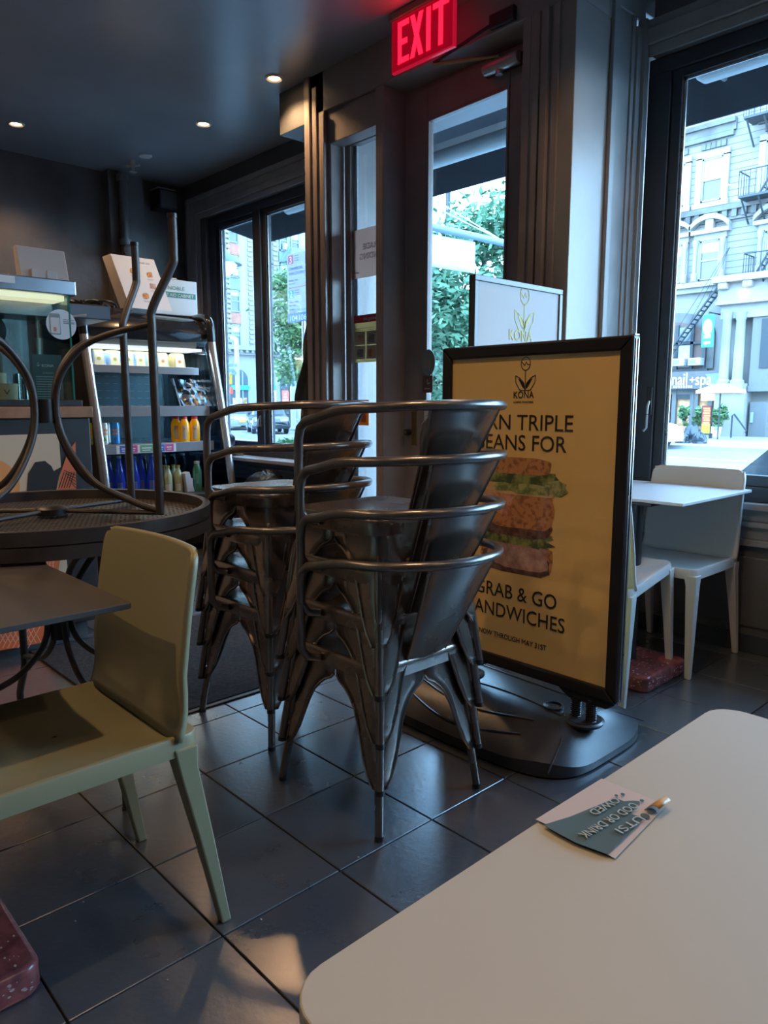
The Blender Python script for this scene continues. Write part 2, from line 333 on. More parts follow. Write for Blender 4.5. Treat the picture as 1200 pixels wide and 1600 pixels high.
# ---------------------------------------------------------------- stacked metal armchairs (local: forward = +x)
def armchair(label, loc, rz, group):
    t = thing('metal_armchair', label, 'chair', loc, group, rz, world=False)
    # seat pan with a rolled lip
    rs = []
    for sc_, z in ((.0, .441), (.45, .442), (.82, .446), (.93, .452), (.985, .4525), (1.0, .448), (1.0, .435), (.985, .41)):
        q = rrect(.375*sc_ or .001, .365*sc_ or .001, max(.0003, .055*sc_), 5); rs.append([(x, y, z) for x, y in q])
    B().rings(rs, cap=False).build('seat', METAL, t, smooth=True)
    # apron with arches running into four folded-sheet legs
    tc_ = {(1, 1): (.168, .163), (1, -1): (.168, -.163), (-1, 1): (-.168, .163), (-1, -1): (-.168, -.163)}
    ft = {1: (.232, .205), -1: (-.215, .205)}
    def corner(sx_, sy_, z):
        k = (.44-z)/.44; x0, y0 = tc_[(sx_, sy_)]; fx, fy = ft[sx_]; return (x0+(fx-x0)*k*1.02, y0+(sy_*fy-y0)*k*1.02)
    ZS = [.44, .405, .385, .372, .36, .345, .32, .285, .24, .20, .16, .13]
    WS = [.17, .17, .17, .158, .135, .118, .098, .084, .072, .062, .046, .026]
    for sx_ in (1, -1):
        for sy_ in (1, -1):
            rs = []
            for z, wd in zip(ZS, WS):
                cx, cy = corner(sx_, sy_, z); r = (.034 if z > .22 else .020) if z > .15 else .012; dx, dy = -sx_, -sy_; wx = min(wd, abs(cx)-.001); wy = min(wd, abs(cy)-.001)
                L1 = [(cx+dx*wx, cy), (cx+dx*(wx*.6+r*.4), cy), (cx+dx*r, cy)]
                C = [(cx+dx*r*(1-sin(a)), cy+dy*r*(1-cos(a))) for a in (R(22), R(45), R(68))]
                L2 = [(cx, cy+dy*r), (cx, cy+dy*(wy*.6+r*.4)), (cx, cy+dy*wy)]
                rs.append([(x, y, z) for x, y in L1+C+L2])
            lg = B().rings(rs, cap=False, close=False).build('leg', METAL, t, smooth=True, solid=.0025)
            for e in (0, -1):      # rolled rim along the arch
                B().tube([rs[i][e] for i in range(2, len(rs))], .0038, 6).build('rolled_rim', METAL, lg, smooth=True)
            a = corner(sx_, sy_, .175); c = corner(sx_, sy_, 0); i_ = .012
            p0 = (a[0]-sx_*i_, a[1]-sy_*i_, .175); p1 = (c[0]-sx_*i_*.9, c[1]-sy_*i_*.9, .012)
            m_ = [p0[i]+(p1[i]-p0[i])*.35 for i in range(3)]
            B().tube([p0, m_, p1], [.0125, .0125, .0115], 12).build('foot_tube', METAL, lg, smooth=True)
            B().tube([p1, (p1[0], p1[1], 0)], [.0125, .013], 12).build('rubber_foot', BLK, lg, smooth=True)
            # pressed rib down the fold
            pts = []
            for z in (.36, .34, .30, .25, .205, .19):
                x, y = corner(sx_, sy_, z); pts.append((x-sx_*.0075, y-sy_*.0075, z))
            B().tube(pts, [.004, .010, .0115, .011, .009, .004], 10).build('pressed_rib', METAL, lg, smooth=True)
    for sx_, sy_, wd in ((0, 1, .15), (0, -1, .15)):
        B().box(-.10, .10, sy_*.166-.002, sy_*.166+.002, .40, .425).build('cross_band', METAL, t)
        for bx in (-.06, .06): B().lathe((bx, sy_*.168, .412), [(0, -.002), (.006, -.001), (.006, .006*sy_), (0, .008*sy_)], 8, 'y').build('bolt', METAL, t, smooth=True)
    # arm and back hoop: one bent tube
    hw, cxx, rr = .236, -.125, .232
    pts = [(.045, .185, .425), (.060, .215, .432), (.062, hw, .46), (.062, hw, .56), (.060, hw, .645), (.052, hw, .675), (.028, hw, .693), (-.02, hw, .703), (-.08, hw, .718)]
    for i in range(0, 19):
        a = R(90+10*i); pts.append((cxx+rr*cos(a), hw*sin(a), .724+.012*sin(R(10*i))))
    pts += [(x, -y, z) for x, y, z in reversed(pts[:9])]
    B().tube(pts, .0122, 12).build('arm_hoop', TUBE, t, smooth=True)
    # back plate from the seat's rear edge up to the hoop
    def bp(u, v):
        hwid = .068+.062*v; y = (u-.5)*2*hwid; x0 = -.176; x1 = cxx-rr*math.sqrt(max(0, 1-(y/hw)**2))+.004
        xx = x0+(x1-x0)*(v**1.05)+(1-v)*.10*(y*y)/.02*.2; return (xx, y, .425+.312*v)
    bk = B().grid(bp, 10, 14).build('back_plate', METAL, t, smooth=True, solid=.003)
    for u in (0, 1): B().tube([bp(u, i/12) for i in range(13)], .0042, 6).build('rolled_rim', METAL, bk, smooth=True)
    return t
proto = armchair('topmost metal armchair in the stack in front of the yellow poster stand', (-1.50, 1.39, .381), pi, 'dark metal armchairs in two stacks')
POS = ['lowest', 'second lowest', 'third lowest']
for k in range(3):
    c = copy_tree(proto); c.location.z = .127*k; c.location.x += .002*k; c['label'] = POS[k]+' metal armchair in the stack in front of the yellow poster stand'
for k in range(4):
    c = copy_tree(proto); c.location = (-2.115, 1.470, .127*k); c.rotation_euler[2] = pi+R(1.5)
    c['label'] = (['lowest', 'second lowest', 'third lowest', 'topmost'][k])+' metal armchair in the rear stack standing at the doormat'
# ---------------------------------------------------------------- moulded chairs (local: sitter faces +x)
def shell_chair(label, loc, rz, m, group, tilt=0):
    t = thing('moulded_chair', label, 'chair', loc, group, rz, world=False); t.rotation_euler[1] = tilt
    rs = []
    def outl(w_, d_, z, r=.035, dx=0): return [(x+dx, y, z) for x, y in rrect(d_, w_, r, 5)]
    for (sc_, z) in ((.02, .437), (.5, .438), (.86, .448), (.96, .456), (.99, .455), (1, .450)): rs.append(outl(.425*sc_, .44*sc_, z, max(.001, .035*sc_)))
    rs.append(outl(.425, .44, .414)); rs.append(outl(.410, .425, .412)); rs.append(outl(.02, .02, .425, .001))
    B().rings(rs, cap=False).build('seat', m, t, smooth=True)
    def bk(u, v, off=0):
        y = (u-.5)*.438*(1-.035*v); k = (2*u-1)**2
        # v 0..1 from the seat, sweeping up and back
        z = .446+.385*v; x = -.165-.045*(1-(1-v)**6)-.045*v*v+.030*k*min(1, v*3); return [x, y, z]
    nu, nv = 12, 18; vs = []; fs = []
    def rnd(u, v):     # round the top corners
        p = bk(u, v); r = .035; y = p[1]; e = .438*.4825-abs(y); h = .831-p[2]
        if e < r and h < r:
            d = math.hypot(r-e, r-h)
            if d > r: s_ = r/d; e2 = r-(r-e)*s_; h2 = r-(r-h)*s_; p[1] = math.copysign(.438*.4825-e2, y); p[2] = .831-h2
        return p
    U = [0, .03, .08, .16, .28, .4, .5, .6, .72, .84, .92, .97, 1]; VV = [0, .04, .09, .16, .25, .35, .45, .55, .65, .75, .85, .91, .95, .98, 1]
    for v in VV:
        for u in U: vs.append(rnd(u, v))
    n = len(U)
    for j in range(len(VV)-1):
        for i in range(n-1): fs.append((j*n+i, j*n+i+1, (j+1)*n+i+1, (j+1)*n+i))
    B().add(vs, fs).build('backrest', m, t, smooth=True, solid=.015)
    for sx_ in (1, -1):
        for sy_ in (1, -1):
            tx, ty = (.199 if sx_ > 0 else -.187), sy_*.1945; fx, fy = (.215 if sx_ > 0 else -.262), sy_*.205
            def q(cx, cy, a, z): return [(cx-a, cy-a, z), (cx+a, cy-a, z), (cx+a, cy+a, z), (cx-a, cy+a, z)]
            b = B(); b.rings([q(tx-(.004*sx_), ty-.004*sy_, .026, .43), q(tx, ty, .0215, .385), q(tx+(fx-tx)*.5, ty+(fy-ty)*.5, .0165, .20), q(fx, fy, .0115, 0)])
            b.build('leg', m, t, .004, smooth=False)
    return t
GREEN = mat('olive_teal_plastic', (.26, .255, .155), .42, bump=.04, bscale=300)
CREAM = mat('off_white_plastic', (.56, .56, .55), .45)
shell_chair('olive green moulded chair pushed under the grey tabletop', (-1.515, .485, 0), -pi/2, GREEN, 'moulded cafe chairs')
shell_chair('off-white moulded chair with its back to the right window', (-1.463, 3.10, 0), -pi/2, CREAM, 'moulded cafe chairs')
shell_chair('off-white moulded chair half hidden by the poster stand, leg on the red stone base', (-1.525, 2.66, .012), R(96), CREAM, 'moulded cafe chairs', tilt=-R(5.5))
# ---------------------------------------------------------------- square tables
TERR = mat('red_terrazzo', (.30, .085, .085), .22, col2=(.16, .045, .05), nscale=30, thresh=(.35, .6), bump=.02)
def chips(par, x0, x1, y0, y1, z0, z1, m, n):
    b = B()
    for _ in range(n):
        s = random.uniform(.0015, .0055); a = random.uniform(0, 3); f = random.choice((0, 0, 1, 2))
        pts = [(s*cos(a+k*1.26)*random.uniform(.6, 1.3), s*.6*sin(a+k*1.26)) for k in range(5)]
        if f == 0: b.prism(pts, (random.uniform(x0+.02, x1-.02), random.uniform(y0+.02, y1-.02), z1), (1, 0, 0), (0, 1, 0), (0, 0, 1), .0003)
        elif f == 1: b.prism(pts, (random.uniform(x0+.02, x1-.02), y0, random.uniform(z0+.015, z1-.015)), (1, 0, 0), (0, 0, 1), (0, -1, 0), .0003)
        else: b.prism(pts, (x1, random.uniform(y0+.02, y1-.02), random.uniform(z0+.015, z1-.015)), (0, 1, 0), (0, 0, 1), (1, 0, 0), .0003)
    return b.build('stone_chips', m, par, kind='stuff')
def table(name, label, x0, x1, y0, y1, z, th, m, slab, r, group=None):
    t = thing(name, label, 'table', ((x0+x1)/2, (y0+y1)/2, 0), group)
    cx, cy = (x0+x1)/2, (y0+y1)/2; p = rrect(x1-x0, y1-y0, r, 6, cx, cy)
    B().rings([[(a, b_, z-th) for a, b_ in p], [(a, b_, z) for a, b_ in p]]).build('tabletop', m, t, .0015, smooth=False)
    sx0, sx1, sy0, sy1 = slab; px_, py_ = (sx0+sx1)/2, (sy0+sy1)/2
    q = rrect(sx1-sx0, sy1-sy0, .035, 5, px_, py_)
    bs = B().rings([[(a, b_, 0) for a, b_ in q], [(a, b_, .065) for a, b_ in q]]).build('stone_base', TERR, t, .012, seg=4, smooth=True)
    chips(bs, sx0, sx1, sy0, sy1, 0, .0655, mat('pale_chip', (.55, .38, .36), .4), 260)
    B().lathe((px_, py_, .06), [(.0, 0), (.027, 0), (.027, z-th-.07), (0, z-th-.07)], 20).build('pedestal', BLK, t, smooth=True)
    B().box(px_-.12, px_+.12, py_-.12, py_+.12, z-th-.012, z-th-.001).build('mounting_plate', BLK, t, .003)
    return t
TOPW = mat('warm_white_laminate', (.42, .435, .40), .42, noise=.03, nscale=3)
table('cafe_table', 'near off-white square table with a peeling sticker on its corner', -.352, .30, .236, .898, .75, .014, TOPW, (-.20, .15, .39, .74), .035, 'square cafe tables')
table('cafe_table', 'white square table by the right window on a red stone base', -1.815, -1.222, 2.668, 3.325, .75, .012, mat('cool_white_laminate', (.50, .51, .53), .4), (-1.63, -1.292, 2.60, 2.95), .004, 'square cafe tables')
table('cafe_table', 'dark grey square table over the olive green chair', -2.03, -1.382, -.04, .606, .727, .012, mat('dark_grey_laminate', (.055, .052, .052), .5, noise=.06, nscale=4), (-1.70, -1.37, .06, .39), .008, 'square cafe tables')
# peeling sticker on the near table
c4 = [PZ(940, 1217, .7512), PZ(1041, 1259, .7512), PZ(961, 1342, .7512), PZ(837, 1281, .7512)]
st = thing('table_sticker', 'torn white and teal sticker peeling from the near white table', 'sticker', (c4[3].x, c4[3].y, .7502))
def bil(u, v, h=0): a = c4[3].lerp(c4[2], u); b = c4[0].lerp(c4[1], u); p = a.lerp(b, v); p.z += h; return p
def lift(u, v): return .0003+.0012*max(0, .2-v)/.2*(1-abs(2*u-1))
B().grid(lambda u, v: bil(u, v, lift(u, v)), 20, 12).build('backing', mat('sticker_white', (.50, .46, .47), .3), st, solid=.0003)
TEAL = mat('sticker_teal', (.085, .15, .18), .2)
top = [PZ(x, y, .7532) for x, y in ((849, 1289), (868, 1283), (891, 1276), (925, 1262), (963, 1247), (975, 1252), (988, 1251), (1000, 1252), (992, 1262), (985, 1272), (998, 1275), (1004, 1281), (975, 1310), (949, 1335), (925, 1326), (900, 1317), (875, 1304))]
b = B(); b.add([(p.x, p.y, p.z) for p in top], [tuple(range(len(top)))]); b.build('teal_print', TEAL, st, solid=.0002)
b = B()
for x, y, r_ in ((1018, 1267, .0042), (1008, 1275, .0042), (973, 1241, .002), (963, 1243, .0017), (1003, 1251, .002), (995, 1254, .0026)):
    c = PZ(x, y, .7531); b.lathe((c.x, c.y, c.z), [(0, 0), (r_, 0), (r_, .0003), (0, .0003)], 10)
b.build('print_spots', TEAL, st)
b = B().grid(lambda u, v: (c4[1].x-.010+.014*u, c4[1].y-.022+.022*v, .7518+.008*sin(u*2.2)), 6, 2); b.build('curled_corner', mat('amber_tape', (.50, .30, .12), .4), st, smooth=True, solid=.0004)
WT = mat('sticker_lettering', (.36, .46, .50), .4)
for s_, a, c, sz in (('OWED', (962, 1249), (922, 1271), .0125), ('OOD OR DRINK', (990, 1257), (906, 1307), .0125), ('UTSI', (1000, 1277), (964, 1299), .012)):
    o = PZ(*a, .7535); e = PZ(*c, .7535); U_ = (e-o); L_ = U_.length; U_.normalize(); W_ = V((0, 0, 1)).cross(U_); text(s_, st, (tuple(o), tuple(U_), tuple(W_), (0, 0, 1)), 0, -.002, sz, WT, width=L_)
# ---------------------------------------------------------------- poster stand
SX0, SX1, SY, SZ0, SZ1 = -1.812, -1.078, 2.0, .205, 1.313
ps = thing('poster_stand', 'black framed yellow poster stand on a wide water-filled base', 'sign', (-1.5, 2.0, 0))
FR = mat('black_anodised_frame', (.028, .026, .026), .28, .3)
def rail(pts_): return B().hexa(*pts_)
fw_ = .042
for (a, b_, c, d) in ((SX0, SX1, SZ1-fw_, SZ1), (SX0, SX1, SZ0, SZ0+fw_), (SX0, SX0+fw_, SZ0, SZ1), (SX1-fw_, SX1, SZ0, SZ1)):
    horiz = (b_-a) > .2; k = B(); y0, y1 = SY-.022, SY+.022; s_ = fw_
    if horiz: q0 = [(a, c), (b_, c), (b_, d), (a, d)]; 
    if horiz and c > 1: poly = [(a, d), (b_, d), (b_-s_, c), (a+s_, c)]
    elif horiz: poly = [(a, c), (b_, c), (b_-s_, d), (a+s_, d)]
    elif a < -1.5: poly = [(a, c), (b_, c+s_), (b_, d-s_), (a, d)]
    else: poly = [(b_, c), (a, c+s_), (a, d-s_), (b_, d)]
    k.prism(poly, (0, y0, 0), (1, 0, 0), (0, 0, 1), (0, 1, 0), y1-y0); k.build('frame_rail', FR, ps, .007, seg=2)
B().box(SX1, SX1+.0025, SY-.008, SY-.004, SZ0+.01, SZ1-.01).box(SX1, SX1+.0025, SY+.006, SY+.010, SZ0+.01, SZ1-.01).box(SX1-.02, SX1, SY-.012, SY+.012, SZ1, SZ1+.003).build('edge_strip', STEEL, ps)
YEL = mat('mustard_poster', (.92, .65, .24), .5, noise=.04, nscale=2)
po = B().box(SX0+fw_-.005, SX1-fw_+.005, SY-.010, SY+.01, SZ0+fw_-.005, SZ1-fw_+.005).build('poster', YEL, ps)
# gently bowed clear cover sheet
def cov(u, v): return (SX0+fw_-.004+(SX1-SX0-2*fw_+.008)*u, SY-.0135-.0035*sin(pi*u)*sin(pi*v)-.0012*sin(9*u+5*v)*sin(pi*u), SZ0+fw_-.004+(SZ1-SZ0-2*fw_+.008)*v)
B().grid(cov, 20, 30).build('cover_sheet', glass('clear_cover', (1, 1, 1), .03, .03), ps, smooth=True)
F0 = frameY(0, SY-.0102, 0)
def pp(x, y): p = PY(x, y, SY-.0102); return (p.x, p.z)
lx, lz = pp(821, 594); logo(po, F0, lx, lz, .075, INK)
lx, lz = pp(818, 619); text('KONA', po, F0, lx, lz-.006, .032, INK, 'CENTER', width=.080); text('COFFEE ROASTERS', po, F0, lx, lz-.022, .009, INK, 'CENTER', width=.078)
def line(s_, xl, xr, yb, size, al='LEFT'):
    a = pp(xl, yb); c = pp(xr, yb); text(s_, po, F0, a[0], a[1], size, INK, width=c[0]-a[0])
c0 = pp(893, 673); a = pp(716, 666); text('EARN TRIPLE', po, F0, c0[0]-.415, c0[1]-.003, .073, INK, width=.415)
c1 = pp(883, 706); text('BEANS FOR', po, F0, c1[0]-.36, c1[1]-.003, .073, INK, width=.36)
c2 = pp(868, 951); text('GRAB & GO', po, F0, c2[0]-.338, c2[1]-.004, .070, INK, width=.338)
c3 = pp(881, 988); text('SANDWICHES', po, F0, c3[0]-.402, c3[1]-.004, .070, INK, width=.402)
c4_ = pp(853, 1016); text('NOW THROUGH MAY 31ST', po, F0, c4_[0]-.285, c4_[1]-.002, .026, INK, width=.285)
# printed sandwich
def blob(cx, cy, w_, h_, n=26, jag=.12, seed=1, sq=.35):
    rnd_ = random.Random(seed); P = []
    for i in range(n):
        a = 2*pi*i/n; k = 1+rnd_.uniform(-jag, jag); x = cos(a); y = sin(a); e = 2/(2+4*sq)
        P.append((cx+w_/2*k*math.copysign(abs(x)**e, x), cy+h_/2*k*math.copysign(abs(y)**e, y)))
    return P
SWM = dict(bread=mat('print_bread', (.62, .30, .12), .6, col2=(.33, .14, .06), nscale=60, thresh=(.38, .52)), crust=mat('print_crust', (.25, .10, .04), .6, noise=.3, nscale=60),
 leaf=mat('print_lettuce', (.32, .38, .12), .6, col2=(.07, .11, .04), nscale=38, thresh=(.4, .6)), leaf2=mat('print_pale_lettuce', (.50, .52, .22), .6, col2=(.18, .24, .07), nscale=45, thresh=(.4, .6)),
 ham=mat('print_ham', (.78, .42, .28), .6, col2=(.48, .17, .11), nscale=45, thresh=(.4, .6)), cheese=mat('print_cheese', (.80, .55, .25), .6, noise=.15, nscale=20), dark=mat('print_rye', (.22, .13, .10), .6, col2=(.10, .05, .045), nscale=50, thresh=(.4, .6)), pale=mat('print_pale_ham', (.62, .42, .36), .6, col2=(.38, .2, .18), nscale=40, thresh=(.35, .65)))
def sw(name, key, x0, x1, y0, y1, lay, seed, jag=.06, sq=.6, n=26):
    a = pp((x0+x1)/2, (y0+y1)/2); l = pp(x0, (y0+y1)/2)[0]; r_ = pp(x1, (y0+y1)/2)[0]; tz = pp((x0+x1)/2, y0)[1]; bz = pp((x0+x1)/2, y1)[1]
    decal(name, po, F0, [blob((l+r_)/2, (tz+bz)/2, r_-l, tz-bz, n, jag, seed, sq)], SWM[key], .0003+.0002*lay, .0002)
sw('bread_print', 'bread', 752, 864, 846, 896, 0, 11, .04); sw('bread_print', 'dark', 752, 858, 862, 896, 1, 12, .05)
sw('ham_print', 'pale', 762, 856, 840, 888, 2, 13, .08); sw('lettuce_print', 'leaf', 748, 862, 826, 852, 3, 14, .16, .3, 34)
sw('bread_print', 'dark', 748, 862, 800, 838, 4, 15, .04); sw('bread_print', 'bread', 762, 865, 770, 826, 5, 16, .04)
sw('ham_print', 'ham', 756, 862, 756, 806, 6, 17, .08, .6); sw('bread_print', 'bread', 800, 866, 776, 812, 7, 22, .04)
sw('cheese_print', 'cheese', 762, 872, 752, 774, 8, 18, .10, .4); sw('lettuce_print', 'leaf2', 768, 880, 742, 772, 9, 19, .18, .3, 34)
sw('lettuce_print', 'leaf', 758, 866, 733, 757, 10, 20, .18, .3, 34); sw('bread_print', 'bread', 763, 862, 715, 741, 11, 21, .04)
# base: hollow moulded boat with ridges and two spring posts at each end
BASE = mat('black_moulded_base', (.030, .034, .042), .30, noise=.2, nscale=6, bump=.05, bscale=200)
bx, by = -1.55, 2.03
def bz(x, y):
    ax = abs(x)/.44; ay = abs(y)/.31; e = max(ax**3, ay**3.0); h = .135*(1-.18*ax*ax)*(1-.75*min(1, ay)**2.6)*(1-max(0, (ax-.72)/.28)**1.7*.75)
    return max(.012, h)
rs = []
def bo(s_, z=None):
    P = []
    for i in range(56):
        a = 2*pi*i/56; x = cos(a); y = sin(a); e = .42; P.append((.44*s_*math.copysign(abs(x)**e, x), .305*s_*math.copysign(abs(y)**(e*1.1), y)*(1-.05*abs(cos(a)))))
    return [(bx+p[0], by+p[1], z if z is not None else bz(p[0], p[1])) for p in P]
for s_ in (.02, .12, .25, .38, .5, .62, .72, .8, .87, .92, .96, .985, 1): rs.append(bo(s_))
rs.append(bo(1.0, .006)); rs.append(bo(.97, 0))
bb = B().rings(rs).build('base', BASE, ps, smooth=True)
def ridge(pts, r_): return B().tube([(bx+x, by+y, bz(x, y)+.001) for x, y in pts], r_, 6)
for yy in (-.22, -.15, .15, .22): ridge([(-.25+.045*i, yy+.05*sin(pi*i/11)*(-1 if yy < 0 else 1)) for i in range(12)], .004).build('ridge', BASE, bb, smooth=True)
ridge([(-.42+.055*i, -.08-.02*cos(i/3)) for i in range(14)], .0028).build('ridge', BASE, bb, smooth=True); ridge([(-.42+.055*i, .09+.02*cos(i/3)) for i in range(14)], .0028).build('ridge', BASE, bb, smooth=True)
ridge([(.29, -.05), (.36, -.17), (.39, -.28)], .0028).build('ridge', BASE, bb, smooth=True); ridge([(.31, .05), (.37, .17), (.40, .27)], .0028).build('ridge', BASE, bb, smooth=True)
cp = PZ(865, 1103, .13); B().lathe((cp.x, cp.y, bz(cp.x-bx, cp.y-by)-.002), [(0, 0), (.034, 0), (.034, .008), (.026, .010), (.025, .004), (0, .004)], 24).build('filler_cap', BASE, bb, smooth=True)
for e in (-1, 1):
    xx = (-1.20 if e > 0 else -1.69); zt = bz(xx-bx, 0)
    B().lathe((xx, SY, zt-.004), [(.045, 0), (.062, 0), (.066, .010), (.058, .014), (.046, .010), (.045, 0)], 26).build('socket_collar', BASE, bb, smooth=True)
    B().lathe((xx, SY, zt-.006), [(0, 0), (.046, 0), (.046, .0135), (0, .0135)], 24).build('socket_hole', mat('deep_black', (.004, .004, .005), .8), bb)
    for d in (-.028, .028):
        B().lathe((xx+d, SY, zt-.005), [(0, 0), (.013, 0), (.013, SZ0-zt+.03), (0, SZ0-zt+.03)], 14).build('post', BLK, ps, smooth=True)
        B().tube([(xx+d+.0165*cos(k*pi/4), SY+.0165*sin(k*pi/4), zt+.004+k*(.10/112)) for k in range(112)], .0022, 5).build('coil_spring', mat('dark_spring_steel', (.09, .09, .1), .35, .8), ps, smooth=True)
    B().prism([(-.10, .215), (.10 if e < 0 else .115, .215), (.10 if e < 0 else .115, .20), (.085, .178), (-.05, .178), (-.085, .20)] if e > 0 else [(-.11, .215), (.10, .215), (.085, .19), (.05, .178), (-.085, .178), (-.11, .20)], (xx, SY-.016, 0), (1, 0, 0), (0, 0, 1), (0, 1, 0), .032).build('bracket', FR, ps, .006)
# ---------------------------------------------------------------- the second sign behind it
X2 = -1.88
s2 = thing('sign_holder', 'grey framed white sign with a yellow sprout emblem behind the poster stand', 'sign', (X2, 2.5, 0))
GF = mat('grey_aluminium_frame', (.09, .09, .095), .35, .5)
y0, y1, z0, z1 = 2.235, 2.825, .80, 1.607
for (a, b_, c, d) in ((y0, y1, z1-.022, z1), (y0, y1, z0, z0+.022), (y0, y0+.022, z0+.022, z1-.022), (y1-.022, y1, z0+.022, z1-.022)):
    B().box(X2-.026, X2, a, b_, c, d).build('frame_rail', GF, s2, .002)
pn = B().box(X2-.014, X2-.006, y0+.02, y1-.02, z0+.02, z1-.02).build('panel', mat('warm_lit_white_print', (.36, .31, .305), .5), s2)  # white panel; the pink cast of the warm lamps is put into its colour
B().box(X2-.030, X2-.0262, y0, y1, z0, z1).build('back_panel', BLK, s2)
B().box(X2-.03, X2-.006, 2.515, 2.545, .012, .80).build('post', BLK, s2, .002)
B().box(X2-.10, X2+.13, 2.38, 2.68, 0, .012).build('foot_plate', BLK, s2, .003)
F2 = frameX(X2-.0058, 0, 0); YP = mat('yellow_print', (.50, .42, .07), .5)
q = PX(821, 496, X2); logo(pn, F2, q.y, q.z, .125, YP); q = PX(815, 528, X2); text('KONA', pn, F2, q.y, q.z-.012, .062, YP, 'CENTER', width=.155)
# ---------------------------------------------------------------- doormat
mt = B().box(-3.44, -2.365, 1.02, 2.80, 0.0005, .010).build('doormat', mat('ribbed_charcoal_mat', (.032, .033, .036), .95, noise=.5, nscale=60, bump=1, bscale=320), None, .003)
tag(mt, 'charcoal ribbed doormat under the rear chair stack', 'doormat')
for e in (-2.362, -3.465): B().box(e, e+.022, 1.01, 2.81, .0005, .006).build('rubber_edge', BLK, mt, .002)
b = B()
for _ in range(260):
    x, y = random.uniform(-3.4, -2.4), random.uniform(1.1, 2.7); s_ = random.uniform(.0007, .0018); b.box(x, x+s_, y, y+s_, .0095, .0105)
o = b.build('crumbs', mat('pale_crumb', (.4, .38, .35), .8), mt, kind='stuff')
b = B()
for (x, y) in ((408, 1437), (262, 1532), (490, 1210), (130, 1410), (118, 1440), (560, 1340), (350, 1420)):
    p = PZ(x, y); s_ = .0025; b.prism([(s_*cos(k), s_*.7*sin(k*1.1)) for k in range(6)], (p.x, p.y, .0002), (1, 0, 0), (0, 1, 0), (0, 0, 1), .0018)
tag(b.build('floor_crumbs', mat('pale_crumb', (.4, .38, .35), .8), None, kind='stuff'), 'tiny white crumbs scattered on the slate floor', 'crumbs')
# ---------------------------------------------------------------- round patio tables, one upside down on the other
PAT = mat('dark_patio_metal', (.060, .055, .055), .42, .3, noise=.25, nscale=12, bump=.1, bscale=60)
RC = V((-2.29, .770, 0)); RAD = .465
def mesh_top(par, zt, zb, rimh, up):
    b = B(); n = 64     # rim
    b.rings([[(RC.x+r_*cos(2*pi*i/n), RC.y+r_*sin(2*pi*i/n), z) for i in range(n)] for r_, z in ((RAD-.022, zb), (RAD, zb), (RAD, zb+rimh), (RAD-.006, zb+rimh+.002), (RAD-.022, zb+rimh), (RAD-.022, zb))], cap=False)
    b.build('rim', PAT, par, smooth=True)
    # perforated sheet: a lattice of strips in both directions, with real openings between
    g = B(); s_ = .0185; k = int(RAD/s_)
    for i in range(-k, k+1):
        x = i*s_; h = math.sqrt(max(0, (RAD-.02)**2-x*x))
        if h > .02:
            g.box(RC.x+x-.0052, RC.x+x+.0052, RC.y-h, RC.y+h, zt-.0018, zt); g.box(RC.x-h, RC.x+h, RC.y+x-.0052, RC.y+x+.0052, zt-.0016, zt+.0002)
    # fmt
    a = radians30 = R(20); c_, s2_ = cos(a), sin(a)
    g.v = [(RC.x+(x-RC.x)*c_-(y-RC.y)*s2_, RC.y+(x-RC.x)*s2_+(y-RC.y)*c_, z) for x, y, z in g.v]
    g.build('perforated_sheet', PAT, par)
up = thing('round_patio_table', 'dark round patio table turned upside down with its legs in the air', 'table', (RC.x, RC.y, .773), 'round patio tables')
mesh_top(up, .780, .775, .036, True)
lo = thing('round_patio_table', 'dark round patio table standing upright under the upturned one', 'table', (RC.x, RC.y, 0), 'round patio tables')
mesh_top(lo, .770, .736, .034, False)
HZ = .792
hub = B().lathe((RC.x, RC.y, HZ-.004), [(0, 0), (.045, 0), (.045, .018), (.034, .026), (0, .026)], 20).build('hub', BLK, up, smooth=True)
def curve(P, n=8):      # Catmull-Rom through the points
    P = [V(p) for p in P]; Q = [P[0]*2-P[1]]+P+[P[-1]*2-P[-2]]; out = []
    for i in range(1, len(Q)-2):
        for k in range(n):
            t_ = k/n; a, b_, c, d = Q[i-1:i+3]; out.append(.5*((2*b_)+(c-a)*t_+(2*a-5*b_+4*c-d)*t_*t_+(3*b_-a-3*c+d)*t_**3))
    return out+[P[-1]]
def patio_leg(par, ang, flip, zb, H_):
    # leg goes straight, then jogs outwards and runs to the tip
    d = V((cos(ang), sin(ang), 0)); zz = lambda h: zb+(H_-h if flip else h)
    k_ = H_/.855; f = lambda r_, h: RC+d*r_+V((0, 0, zb+(-h if flip else h)*k_))
    pts = curve([f(.33, 0), f(.33, .30), f(.33, .54), f(.335, .60), f(.395, .715), f(.402, .75), f(.402, .855)], 6)
    lg = B().tube(pts, .0125, 12).build('leg', PAT, par, smooth=True)
    B().lathe(tuple(pts[-1]-V((0, 0, .008))), [(0, 0), (.014, 0), (.014, .012), (0, .014)], 12).build('foot_cap', BLK, lg, smooth=True)
    return pts
def hoop(par, a0, a1, flip, zb):
    # bowed brace that loops from one leg's base to its neighbour through the middle
    s_ = -1 if flip else 1; m = (a0+a1)/2; da, db, dm = [V((cos(q), sin(q), 0)) for q in (a0, a1, m)]
    k_ = (.742 if flip else .855)/.855; P = [RC+da*r_+V((0, 0, zb+s_*h*k_)) for r_, h in ((.33, .006), (.25, .035), (.13, .10), (.045, .24), (.042, .38), (.11, .48), (.20, .525), (.33, .555))]
    return B().tube(curve(P, 8), .0095, 10).build('brace', PAT, par, smooth=True)
